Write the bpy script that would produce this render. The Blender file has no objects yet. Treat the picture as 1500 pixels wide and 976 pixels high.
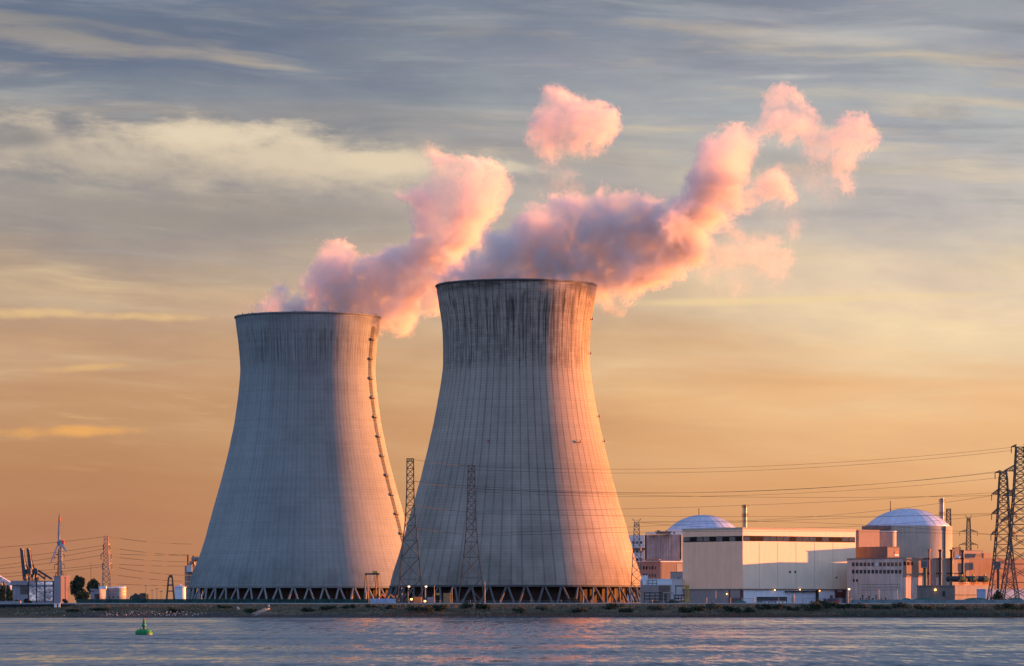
import bpy, bmesh, math, random
from mathutils import Vector, Matrix

random.seed(11)
R = math.radians
scene = bpy.context.scene
COL = scene.collection

# ------------------------------------------------------------------ camera
F, CX, HY, CAMZ = 5517.0, 750.0, 885.0, 5.4      # focal length (photo px), centre column, horizon row, eye height
cam = bpy.data.cameras.new('camera'); camo = bpy.data.objects.new('camera', cam); COL.objects.link(camo)
camo.location = (0, 0, CAMZ); camo.rotation_euler = (R(90), 0, 0)
cam.sensor_width = 36; cam.lens = F / 1500 * 36; cam.shift_y = (HY - 488) / 1500
cam.clip_start = 1; cam.clip_end = 200000
scene.camera = camo

GZ = 5.25          # level of the plain behind the dike

def X(px, D): return (px - CX) * D / F
def Z(py, D): return CAMZ + (HY - py) * D / F
def P(px, py, D): return Vector((X(px, D), D, Z(py, D)))

# ------------------------------------------------------------------ mesh builder
class MB:
    def __init__(s): s.v = []; s.f = []; s.uv = None
    def add(s, vs, fs):
        b = len(s.v); s.v += [Vector(v) for v in vs]; s.f += [tuple(i + b for i in f) for f in fs]
    def box(s, x0, x1, y0, y1, z0, z1):
        s.add([(x0,y0,z0),(x1,y0,z0),(x1,y1,z0),(x0,y1,z0),(x0,y0,z1),(x1,y0,z1),(x1,y1,z1),(x0,y1,z1)],
              [(0,3,2,1),(4,5,6,7),(0,1,5,4),(1,2,6,5),(2,3,7,6),(3,0,4,7)])
        return s
    def prism(s, poly, z0, z1):
        n = len(poly)
        zs0 = z0 if isinstance(z0, (list, tuple)) else [z0]*n
        zs1 = z1 if isinstance(z1, (list, tuple)) else [z1]*n
        s.add([(p[0],p[1],a) for p,a in zip(poly,zs0)] + [(p[0],p[1],a) for p,a in zip(poly,zs1)],
              [tuple(range(n-1,-1,-1)), tuple(range(n,2*n))] + [(i,(i+1)%n,n+(i+1)%n,n+i) for i in range(n)])
        return s
    def tube(s, p0, p1, r0, r1=None, n=6):
        r1 = r0 if r1 is None else r1
        p0 = Vector(p0); p1 = Vector(p1); d = p1 - p0
        if d.length < 1e-6: return s
        d.normalize()
        a = d.cross(Vector((0,0,1)) if abs(d.z) < .9 else Vector((1,0,0))).normalized(); b = d.cross(a)
        vs = []
        for p, r in ((p0,r0),(p1,r1)):
            for i in range(n):
                t = 2*math.pi*(i+.5)/n
                vs.append(p + a*math.cos(t)*r + b*math.sin(t)*r)
        s.add(vs, [(i,(i+1)%n,n+(i+1)%n,n+i)[::-1] for i in range(n)] + [tuple(range(n)), tuple(range(2*n-1,n-1,-1))])
        return s
    def path(s, pts, r, n=4):
        pts = [Vector(p) for p in pts]; b = len(s.v); vs = []
        for k, p in enumerate(pts):
            d = (pts[min(k+1,len(pts)-1)] - pts[max(k-1,0)]).normalized()
            a = d.cross(Vector((0,0,1)) if abs(d.z) < .9 else Vector((1,0,0))).normalized(); c = d.cross(a)
            rr = r[k] if isinstance(r, (list,tuple)) else r
            for i in range(n):
                t = 2*math.pi*(i+.5)/n; vs.append(p + a*math.cos(t)*rr + c*math.sin(t)*rr)
        fs = []
        for k in range(len(pts)-1):
            for i in range(n):
                fs.append((k*n+(i+1)%n, k*n+i, (k+1)*n+i, (k+1)*n+(i+1)%n))
        m = (len(pts)-1)*n
        fs += [tuple(range(n)), tuple(range(m+n-1, m-1, -1))]
        s.add(vs, fs); return s
    def lathe(s, prof, c, n=32):
        c = Vector(c); vs = []; fs = []
        m = len(prof)
        for r, z in prof:
            for i in range(n):
                t = 2*math.pi*i/n; vs.append(c + Vector((max(r,.001)*math.cos(t), max(r,.001)*math.sin(t), z)))
        for k in range(m-1):
            for i in range(n):
                fs.append((k*n+i, k*n+(i+1)%n, (k+1)*n+(i+1)%n, (k+1)*n+i))
        fs.append(tuple(range(n-1,-1,-1))); fs.append(tuple(range((m-1)*n, m*n)))
        s.add(vs, fs); return s

def obj(name, mb, mat, parent=None, smooth=False, at=None):
    """link the collected shapes as ONE mesh object; coordinates are world coordinates"""
    o0 = Vector(at) if at is not None else (parent_loc(parent) if parent else Vector((0,0,0)))
    me = bpy.data.meshes.new(name)
    me.from_pydata([v - o0 for v in mb.v], [], mb.f)
    if mat: me.materials.append(mat)
    if smooth:
        for p in me.polygons: p.use_smooth = True
    me.update()
    o = bpy.data.objects.new(name, me); COL.objects.link(o)
    if parent is not None: o.parent = parent
    else: o.location = o0
    return o

def parent_loc(p):
    l = Vector(p.location)
    while p.parent is not None:
        p = p.parent; l += Vector(p.location)
    return l

def tag(o, label=None, cat=None, group=None, kind=None):
    if label: o['label'] = label
    if cat: o['category'] = cat
    if group: o['group'] = group
    if kind: o['kind'] = kind
    return o

def thing(name, loc, label, cat, group=None):
    o = bpy.data.objects.new(name, None); COL.objects.link(o); o.location = loc; o.empty_display_size = 1
    return tag(o, label, cat, group)

def solo(name, mb, mat, label, cat, group=None, smooth=False):
    c = sum(mb.v, Vector()) / len(mb.v); c.z = min(v.z for v in mb.v)
    return tag(obj(name, mb, mat, None, smooth, at=c), label, cat, group)

def copy_tree(o, loc=None, parent=None):
    c = o.copy(); COL.objects.link(c)
    if parent is not None: c.parent = parent
    if loc is not None: c.location = loc
    for ch in list(o.children): copy_tree(ch, None, c)
    return c

# ------------------------------------------------------------------ materials
def lin(r, g, b):
    f = lambda c: (c/12.92 if c <= .04045 else ((c+.055)/1.055)**2.4)
    return (f(r/255), f(g/255), f(b/255), 1)

class NT:
    def __init__(s, nt): s.nt = nt
    def n(s, t, **kw):
        o = s.nt.nodes.new(t)
        for k, v in kw.items(): setattr(o, k, v)
        return o
    def put(s, sock, v):
        if v is None: return
        if isinstance(v, bpy.types.NodeSocket): s.nt.links.new(v, sock)
        else: sock.default_value = v
    def m(s, op, a, b=None, c=None, clamp=False):
        o = s.n('ShaderNodeMath', operation=op, use_clamp=clamp)
        for i, v in enumerate((a, b, c)): s.put(o.inputs[i], v)
        return o.outputs[0]
    def vm(s, op, a, b=None, out=0):
        o = s.n('ShaderNodeVectorMath', operation=op)
        s.put(o.inputs[0], a); s.put(o.inputs[1], b)
        return o.outputs[out]
    def scale(s, a, k):
        o = s.n('ShaderNodeVectorMath', operation='SCALE'); s.put(o.inputs[0], a); s.put(o.inputs['Scale'], k); return o.outputs[0]
    def noise(s, vec, scale=1, detail=3, rough=.5, col=False, dist=0):
        o = s.n('ShaderNodeTexNoise'); s.put(o.inputs['Vector'], vec)
        o.inputs['Scale'].default_value = scale; o.inputs['Detail'].default_value = detail
        o.inputs['Roughness'].default_value = rough; o.inputs['Distortion'].default_value = dist
        return o.outputs['Color' if col else 0]
    def white(s, vec):
        o = s.n('ShaderNodeTexWhiteNoise', noise_dimensions='3D'); s.put(o.inputs['Vector'], vec); return o.outputs[0]
    def mr(s, v, a, b, c=0., d=1., smooth=True):
        o = s.n('ShaderNodeMapRange', interpolation_type='SMOOTHSTEP' if smooth else 'LINEAR')
        s.put(o.inputs[0], v)
        for i, q in enumerate((a,b,c,d)): s.put(o.inputs[i+1], q)
        return o.outputs[0]
    def mix(s, f, a, b, mode='MIX'):
        o = s.n('ShaderNodeMix', data_type='RGBA', blend_type=mode)
        s.put(o.inputs[0], f); s.put(o.inputs[6], a); s.put(o.inputs[7], b)
        return o.outputs[2]
    def comb(s, x, y, z):
        o = s.n('ShaderNodeCombineXYZ')
        for i, v in enumerate((x,y,z)): s.put(o.inputs[i], v)
        return o.outputs[0]
    def sep(s, v):
        o = s.n('ShaderNodeSeparateXYZ'); s.put(o.inputs[0], v); return o.outputs
    def ramp(s, f, stops, interp='LINEAR'):
        o = s.n('ShaderNodeValToRGB'); s.put(o.inputs[0], f); cr = o.color_ramp; cr.interpolation = interp
        while len(cr.elements) < len(stops): cr.elements.new(.5)
        for e, (p, c) in zip(cr.elements, stops): e.position = p; e.color = c
        return o.outputs[0]

def new_mat(name):
    m = bpy.data.materials.new(name); m.use_nodes = True; m.node_tree.nodes.clear()
    return m, NT(m.node_tree)

def finish(t, col, rough=.8, metal=0., bump=None, bstr=.3, bdist=.3, emis=None, estr=0., spec=.5, alpha=None):
    b = t.n('ShaderNodeBsdfPrincipled')
    t.put(b.inputs['Base Color'], col); t.put(b.inputs['Roughness'], rough); t.put(b.inputs['Metallic'], metal)
    b.inputs['Specular IOR Level'].default_value = spec
    if emis is not None: t.put(b.inputs['Emission Color'], emis); t.put(b.inputs['Emission Strength'], estr)
    if alpha is not None: t.put(b.inputs['Alpha'], alpha)
    if bump is not None:
        bn = t.n('ShaderNodeBump'); bn.inputs['Strength'].default_value = bstr; bn.inputs['Distance'].default_value = bdist
        t.put(bn.inputs['Height'], bump); t.put(b.inputs['Normal'], bn.outputs[0])
    o = t.n('ShaderNodeOutputMaterial'); t.nt.links.new(b.outputs[0], o.inputs[0])
    return b

MATS = {}
def mat(name, col, rough=.75, metal=0., var=.22, scale=.35, streak=0., spec=.4, bump=0.):
    """plain painted / weathered material: base colour broken up by noise and vertical run-off streaks"""
    if name in MATS: return MATS[name]
    m, t = new_mat(name)
    pos = t.n('ShaderNodeNewGeometry').outputs['Position']
    x, y, z = t.sep(pos)
    n1 = t.noise(pos, scale, 5, .6)
    f = t.mr(n1, .25, .75, 1-var, 1+var, False)
    if streak:
        h = t.m('ADD', x, y)
        s = t.noise(t.comb(t.m('MULTIPLY', x, 1.3), t.m('MULTIPLY', y, 1.3), t.m('MULTIPLY', z, .07)), 1, 4, .65)
        f = t.m('MULTIPLY', f, t.mr(s, .35, .7, 1+streak*.3, 1-streak, True))
    c = t.mix(1., tuple(col[:3])+(1,), t.comb(f, f, f), 'MULTIPLY')
    r = t.mr(n1, .2, .8, max(rough-.1,.05), min(rough+.1,1), False)
    finish(t, c, r, metal, bump=(n1 if bump else None), bstr=bump, spec=spec)
    MATS[name] = m
    return m

def lamp_mat(name, col, s):
    m, t = new_mat(name)
    finish(t, col, .4, emis=col, estr=s); return m

# ------------------------------------------------------------------ render settings, sky and sun
scene.render.engine = 'CYCLES'
EXPO = 2.1
cy = scene.cycles
cy.use_denoising = True
try:
    cy.denoiser = 'OPENIMAGEDENOISE'
    cy.denoising_input_passes = 'RGB_ALBEDO_NORMAL'
except Exception: pass
cy.max_bounces = 8; cy.diffuse_bounces = 3; cy.glossy_bounces = 3; cy.volume_bounces = 4; cy.transparent_max_bounces = 12
cy.volume_max_steps = 256
cy.caustics_reflective = False; cy.caustics_refractive = False
scene.view_settings.view_transform = 'Standard'; scene.view_settings.look = 'None'
scene.view_settings.exposure = EXPO; scene.view_settings.gamma = 1; scene.view_settings.use_curve_mapping = False

SUN_AZ, SUN_EL = 67.0, 3.0            # degrees; azimuth measured from the view axis (+Y) towards +X
sd = Vector((math.sin(R(SUN_AZ))*math.cos(R(SUN_EL)), math.cos(R(SUN_AZ))*math.cos(R(SUN_EL)), math.sin(R(SUN_EL))))
sl = bpy.data.lights.new('sun', 'SUN'); so = bpy.data.objects.new('sun', sl); COL.objects.link(so)
so.rotation_euler = sd.to_track_quat('Z', 'Y').to_euler(); so.location = (300, 100, 300)
sl.energy = 5.0; sl.angle = R(.6); sl.color = (1, .305, .06)

w = bpy.data.worlds.new('World'); scene.world = w; w.use_nodes = True; w.node_tree.nodes.clear()
def build_world():
    t = NT(w.node_tree)
    STR = .1
    K = 1 / (STR * 2**EXPO)
    sky = t.n('ShaderNodeTexSky', sky_type='NISHITA', sun_disc=False)
    sky.sun_elevation = R(SUN_EL); sky.sun_rotation = R(SUN_AZ); sky.air_density = 1.2; sky.dust_density = 1.5; sky.ozone_density = 2.0
    d = t.n('ShaderNodeTexCoord').outputs['Generated']
    x, y, z = t.sep(d)
    az = t.m('MULTIPLY', t.m('ARCTAN2', x, y), 57.2958)
    el = t.m('MULTIPLY', t.m('ARCSINE', z), 57.2958)
    E = lambda py: (HY - py) / 96.3
    A = lambda px: (px - CX) / 96.3
    # streaky stratus: noise stretched along the horizon, with a slow warp
    wv = t.noise(t.comb(t.m('MULTIPLY', az, .12), t.m('MULTIPLY', el, .55), 3.1), 1, 3, .5, True)
    wx, wy, wz = t.sep(wv)
    elw = t.m('ADD', t.m('ADD', el, t.m('MULTIPLY', t.m('SUBTRACT', wx, .5), .9)), t.m('MULTIPLY', az, .035))
    broad = t.noise(t.comb(t.m('MULTIPLY', az, .10), t.m('MULTIPLY', elw, .62), 7.7), 1, 4, .5)
    mid = t.noise(t.comb(t.m('MULTIPLY', az, .20), t.m('MULTIPLY', elw, 1.9), 1.3), 1, 5, .55)
    fine = t.noise(t.comb(t.m('MULTIPLY', az, .55), t.m('MULTIPLY', elw, 5.5), 5.9), 1, 5, .6)
    fluff = t.noise(t.comb(t.m('MULTIPLY', az, .8), t.m('MULTIPLY', elw, 2.1), 9.2), 1, 6, .6)
    # the elevation that feeds the colour ramps wobbles with the bands, so colours come in layers
    elr = t.m('ADD', el, t.m('ADD', t.m('MULTIPLY', t.m('SUBTRACT', broad, .5), 3.2), t.m('MULTIPLY', t.m('SUBTRACT', mid, .5), 1.3)))
    kk = lambda r,g,b: lin(r,g,b)
    def rmp(rows):
        return t.ramp(t.m('DIVIDE', elr, 12.0, clamp=True), [(max(0,min(1,E(py)/12)), kk(*c)) for py, c in rows])
    left = rmp([(885,(178,120,90)),(800,(183,127,93)),(700,(187,137,98)),(600,(197,152,112)),(500,(203,168,136)),(420,(184,158,134)),(340,(164,152,142)),(250,(156,150,146)),(150,(126,133,145)),(50,(104,116,138)),(-60,(102,116,142)),(-270,(130,144,176))])
    right = rmp([(885,(206,142,98)),(800,(217,154,105)),(700,(226,167,114)),(600,(238,188,136)),(500,(237,206,165)),(430,(236,209,175)),(350,(208,194,178)),(250,(190,185,181)),(160,(174,176,178)),(70,(160,163,169)),(-60,(118,128,148)),(-270,(130,144,176))])
    fa = t.mr(az, -7.5, 7.0)
    base = t.mix(fa, left, right)
    # light and dark streaks
    s1 = t.m('MULTIPLY', t.mr(mid, .5, .75), t.mr(el, 1.5, 4.5))
    base = t.mix(t.m('MULTIPLY', s1, .46), base, kk(244,214,164))
    s2 = t.mr(fine, .56, .78)
    base = t.mix(t.m('MULTIPLY', t.m('MULTIPLY', s2, t.mr(el, 1.0, 3.0)), .25), base, t.mix(t.mr(el, 3.5, 7), kk(246,205,140), kk(196,194,190)))
    dk = t.m('MULTIPLY', t.mr(broad, .46, .28), t.mr(el, 1.0, 4.0))
    base = t.mix(t.m('MULTIPLY', dk, .40), base, t.mix(t.mr(el, 3.2, 6.0), kk(176,140,112), kk(112,120,132)))
    dk2 = t.m('MULTIPLY', t.mr(mid, .50, .30), t.mr(el, 4.2, 6.8))
    base = t.mix(t.m('MULTIPLY', dk2, .48), base, kk(120,128,139))
    rid = t.noise(t.comb(t.m('MULTIPLY', az, .24), t.m('MULTIPLY', elw, 2.6), 12.5), 1, 7, .6)
    lt = t.m('MULTIPLY', t.mr(rid, .52, .72), t.mr(el, 3.6, 6.0))
    base = t.mix(t.m('MULTIPLY', lt, .30), base, kk(186,184,182))
    dk3 = t.m('MULTIPLY', t.mr(rid, .46, .28), t.mr(el, 5.0, 7.5))
    base = t.mix(t.m('MULTIPLY', dk3, .30), base, kk(116,124,137))
    mott = t.noise(t.comb(t.m('MULTIPLY', az, .42), t.m('MULTIPLY', elw, 1.25), 21.), 1, 7, .62)
    mo = t.m('ADD', 1., t.m('MULTIPLY', t.m('SUBTRACT', mott, .5), t.mr(el, 2.0, 5.5, .10, .62)))
    base = t.mix(1., base, t.comb(mo, mo, t.m('ADD', .5, t.m('MULTIPLY', mo, .5))), 'MULTIPLY')
    def gauss(cx, cyy, sx, sy, tilt=0.):
        dx = t.m('DIVIDE', t.m('SUBTRACT', az, A(cx)), sx/96.3)
        dy = t.m('DIVIDE', t.m('SUBTRACT', t.m('ADD', el, t.m('MULTIPLY', az, tilt)), E(cyy) + tilt*A(cx)), sy/96.3)
        r2 = t.m('ADD', t.m('MULTIPLY', dx, dx), t.m('MULTIPLY', dy, dy))
        return t.m('EXPONENT', t.m('MULTIPLY', r2, -1.0))
    def cloud(g, nz, lo, hi, c, amt):
        nonlocal base
        v = t.m('ADD', t.m('MULTIPLY', g, .9), t.m('MULTIPLY', t.m('SUBTRACT', nz, .5), 1.9))
        v = t.m('MULTIPLY', t.mr(v, lo, hi + .3), t.mr(g, .02, .35))
        base = t.mix(t.m('MULTIPLY', v, amt), base, c)
    cloud(gauss(300, 238, 380, 58, .06), fluff, .12, .62, kk(206,190,168), .75)
    cloud(gauss(400, 222, 330, 40, .09), fluff, .22, .62, kk(222,204,176), .8)       # long cream bank, upper left
    cloud(gauss(350, 203, 150, 22, .0), fluff, .26, .66, kk(232,214,184), .7)
    cloud(gauss(560, 238, 120, 18, .10), fluff, .26, .66, kk(230,210,180), .7)
    cloud(gauss(740, 248, 60, 14, .10), fluff, .40, .75, kk(238,218,186), .7)
    cloud(gauss(300, 322, 430, 46, .03), mid, .22, .8, kk(150,142,136), .66)          # its grey underside
    cloud(gauss(120, 634, 130, 12, -.03), fluff, .34, .70, kk(246,178,96), .75)        # small gold cloud, left
    cloud(gauss(140, 541, 110, 7, -.08), fluff, .36, .75, kk(232,184,120), .6)
    cloud(gauss(160, 466, 230, 10, .02), fluff, .34, .8, kk(244,202,138), .7)
    cloud(gauss(1180, 441, 360, 7, -.02), mid, .34, .8, kk(242,212,158), .7)
    cloud(gauss(1080, 590, 260, 45, .0), fluff, .40, .95, kk(240,192,130), .35)
    cloud(gauss(1390, 168, 75, 38, .0), fluff, .42, .9, kk(148,146,148), .75)          # dull grey puff, far right
    cloud(gauss(330, 40, 700, 60, .0), mid, .40, .95, kk(110,121,134), .6)
    cloud(gauss(40, 212, 60, 20, .0), fluff, .40, .9, kk(112,116,124), .7)
    cloud(gauss(1150, 120, 120, 6, .0), fluff, .40, .9, kk(214,208,196), .5)
    cloud(gauss(1300, 60, 260, 22, .0), mid, .38, .9, kk(196,194,192), .5)
    # away from the sunset (behind the viewer) the deck is dusky blue with a faint pink belt
    back = t.ramp(t.m('DIVIDE', el, 30.0, clamp=True), [(0,kk(196,178,190)),(.10,kk(184,188,214)),(.35,kk(160,188,236)),(1,kk(150,182,232))])
    back = t.mix(t.mr(fluff, .4, .7, 0, .25), back, kk(190,194,214))
    back = t.mix(1., t.scale(back, 1.7), (.94, 1.0, 1.08, 1), 'MULTIPLY')
    base = t.mix(t.mr(y, .80, .25), base, back)
    # hazy aureole round the low sun, well outside the frame on the right
    dots = t.vm('DOT_PRODUCT', d, tuple(sd), out=1)
    ang = t.m('MULTIPLY', t.m('ARCCOSINE', t.m('MINIMUM', dots, 1.)), 57.2958)
    gl = t.m('EXPONENT', t.m('MULTIPLY', t.m('POWER', t.m('DIVIDE', ang, 24.), 2.), -1.))
    gl = t.m('MULTIPLY', gl, t.mr(ang, 56, 40))
    base = t.mix(1., base, t.scale(t.comb(1., .50, .20), t.m('MULTIPLY', gl, 4.2)), 'ADD')
    cover = t.scale(base, K)
    nish = t.mix(1., sky.outputs[0], (.80, 1.0, 1.25, 1), 'MULTIPLY')
    nish = t.scale(nish, 1.0)
    # the cloud deck is closed low down and opens to clear twilight higher up
    fac = t.mr(el, 10.5, 30, 1.0, .45)
    fin = t.mix(fac, nish, cover)
    bg = t.n('ShaderNodeBackground'); bg.inputs[1].default_value = STR
    t.put(bg.inputs[0], fin)
    o = t.n('ShaderNodeOutputWorld'); t.nt.links.new(bg.outputs[0], o.inputs[0])
build_world()
w.cycles.sampling_method = 'MANUAL'; w.cycles.sample_map_resolution = 512

# ------------------------------------------------------------------ ground, dike and water
EDGE = 1490.0
def edge_y(x): return EDGE + 5*math.sin(x*.021) + 3*math.sin(x*.057+1) + (10 if x < -120 else 0)*min(1, (-120-x)/40 if x < -120 else 0)*-1

def ground_mat():
    m, t = new_mat('ground')
    pos = t.n('ShaderNodeNewGeometry').outputs['Position']
    x, y, z = t.sep(pos)
    n = t.noise(t.comb(t.m('MULTIPLY', x, .06), t.m('MULTIPLY', y, .10), 0), 1, 5, .62)
    n2 = t.noise(t.comb(t.m('MULTIPLY', x, .6), t.m('MULTIPLY', y, .8), 0), 1, 4, .6)
    grass = t.ramp(n, [(.3,(.034,.033,.020,1)),(.5,(.075,.060,.038,1)),(.68,(.15,.112,.074,1))])
    mud = t.mix(t.mr(x, -105, -60), t.ramp(n2, [(.3,(.055,.036,.026,1)),(.7,(.115,.075,.052,1))]), t.ramp(n2, [(.3,(.018,.015,.014,1)),(.7,(.05,.038,.032,1))]))
    zz = t.m('ADD', z, t.m('MULTIPLY', t.m('SUBTRACT', n2, .5), 1.2))
    c = t.mix(t.mr(zz, .7, 1.5), mud, grass)
    c = t.mix(t.mr(zz, 4.7, 5.3), c, t.mix(.5, grass, (.05,.046,.042,1)))
    finish(t, c, .95, bump=n2, bstr=.6, bdist=.4, spec=.1)
    return m

def build_ground():
    prof = [(-9,-2.5),(-2,-.4),(0,.0),(5,.45),(10,.95),(16,1.7),(24,2.7),(33,3.8),(41,4.7),(48,5.3),(53,5.5),(60,5.5),(63,5.25),(80,GZ)]
    xs = [-60000,-6000,-1500] + [-420 + 4*i for i in range(211)] + [1500,6000,60000]
    ys_near = [(-3000,3.8),(5,3.8),(14,3.0),(26,-.8),(60,-3.0)]
    ys_far = [400,900,1600,6000,60000]
    mb = MB(); rows = []
    n = len(xs)
    def row(fn):
        mb.v += [Vector(fn(x)) for x in xs]
    for yy, zz in ys_near: row(lambda x: (x, yy, zz))
    row(lambda x: (x, 1400, -3.0))
    rr = random.Random(3)
    for dy, zz in prof:
        amp = .0 if zz < 0.01 or zz > 5.2 else .22
        row(lambda x: (x, edge_y(x)+dy+rr.uniform(-.6,.6)*(1 if 0 < zz < 5.2 else 0), zz + rr.uniform(-amp, amp)))
    for d in ys_far: row(lambda x: (x, EDGE+d, GZ))
    k = len(mb.v)//n
    for j in range(k-1):
        for i in range(n-1):
            mb.f.append((j*n+i, j*n+i+1, (j+1)*n+i+1, (j+1)*n+i))
    o = obj('ground', mb, ground_mat(), None, True); o['kind'] = 'structure'
build_ground()

def water_mat():
    m, t = new_mat('water')
    pos = t.n('ShaderNodeNewGeometry').outputs['Position']
    x, y, z = t.sep(pos)
    def nz(sx, sy, det, rough=.55, seed=0., col=False):
        return t.noise(t.comb(t.m('MULTIPLY', x, sx), t.m('MULTIPLY', y, sy), seed), 1, det, rough, col)
    rip = nz(.42, .055, 7, .74)                # wind ripples: crests lie across the view
    rip2 = nz(1.1, .16, 5, .7, 3.)
    chop = nz(.055, .018, 5, .62, 4.)          # longer chop
    lane = nz(.0042, .020, 4, .6, 2.)          # smooth and ruffled lanes
    big = nz(.0016, .0030, 2, .5, 7.)
    calm = t.mr(t.m('ADD', t.m('ADD', t.m('MULTIPLY', lane, .6), t.m('MULTIPLY', chop, .35)), t.m('MULTIPLY', big, .5)), .56, .88)
    # mean slope of the wave faces that are turned to the viewer's shore, broken up by the ripples
    # farther out the waves that show are the longer, lower ones
    wb = t.mr(y, 560, 800); wc = t.mr(y, 950, 1200)
    rb = nz(.55, .020, 7, .74, 15.); rc = nz(.45, .0085, 7, .74, 19.)
    near = t.m('ADD', t.m('MULTIPLY', rip, .6), t.m('MULTIPLY', rip2, .4))
    def lerp(f, a, b): return t.m('ADD', a, t.m('MULTIPLY', f, t.m('SUBTRACT', b, a)))
    r = t.mr(lerp(wc, lerp(wb, near, rb), rc), .365, .635, 0, 1, False)
    slope = t.m('MULTIPLY', t.m('POWER', r, 1.1), t.mr(calm, 0, 1, .40, .085, False))
    xs = t.m('MULTIPLY', t.m('SUBTRACT', nz(.8, .2, 4, .65, 11.), .5), t.mr(calm, 0, 1, .42, .16, False))
    nrm = t.vm('NORMALIZE', t.comb(xs, t.m('MULTIPLY', slope, -1.), 1.))
    b = t.n('ShaderNodeBsdfPrincipled')
    b.inputs['Base Color'].default_value = (.020,.030,.045,1)
    b.inputs['IOR'].default_value = 1.333
    t.put(b.inputs['Roughness'], t.mr(calm, 0, 1, .16, .08, False))
    t.put(b.inputs['Normal'], nrm)
    o = t.n('ShaderNodeOutputMaterial'); t.nt.links.new(b.outputs[0], o.inputs[0])
    return m
mb = MB(); mb.add([(-60000,20,0),(60000,20,0),(60000,1530,0),(-60000,1530,0)], [(0,1,2,3)])
o = obj('water', mb, water_mat()); o['kind'] = 'structure'

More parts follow.
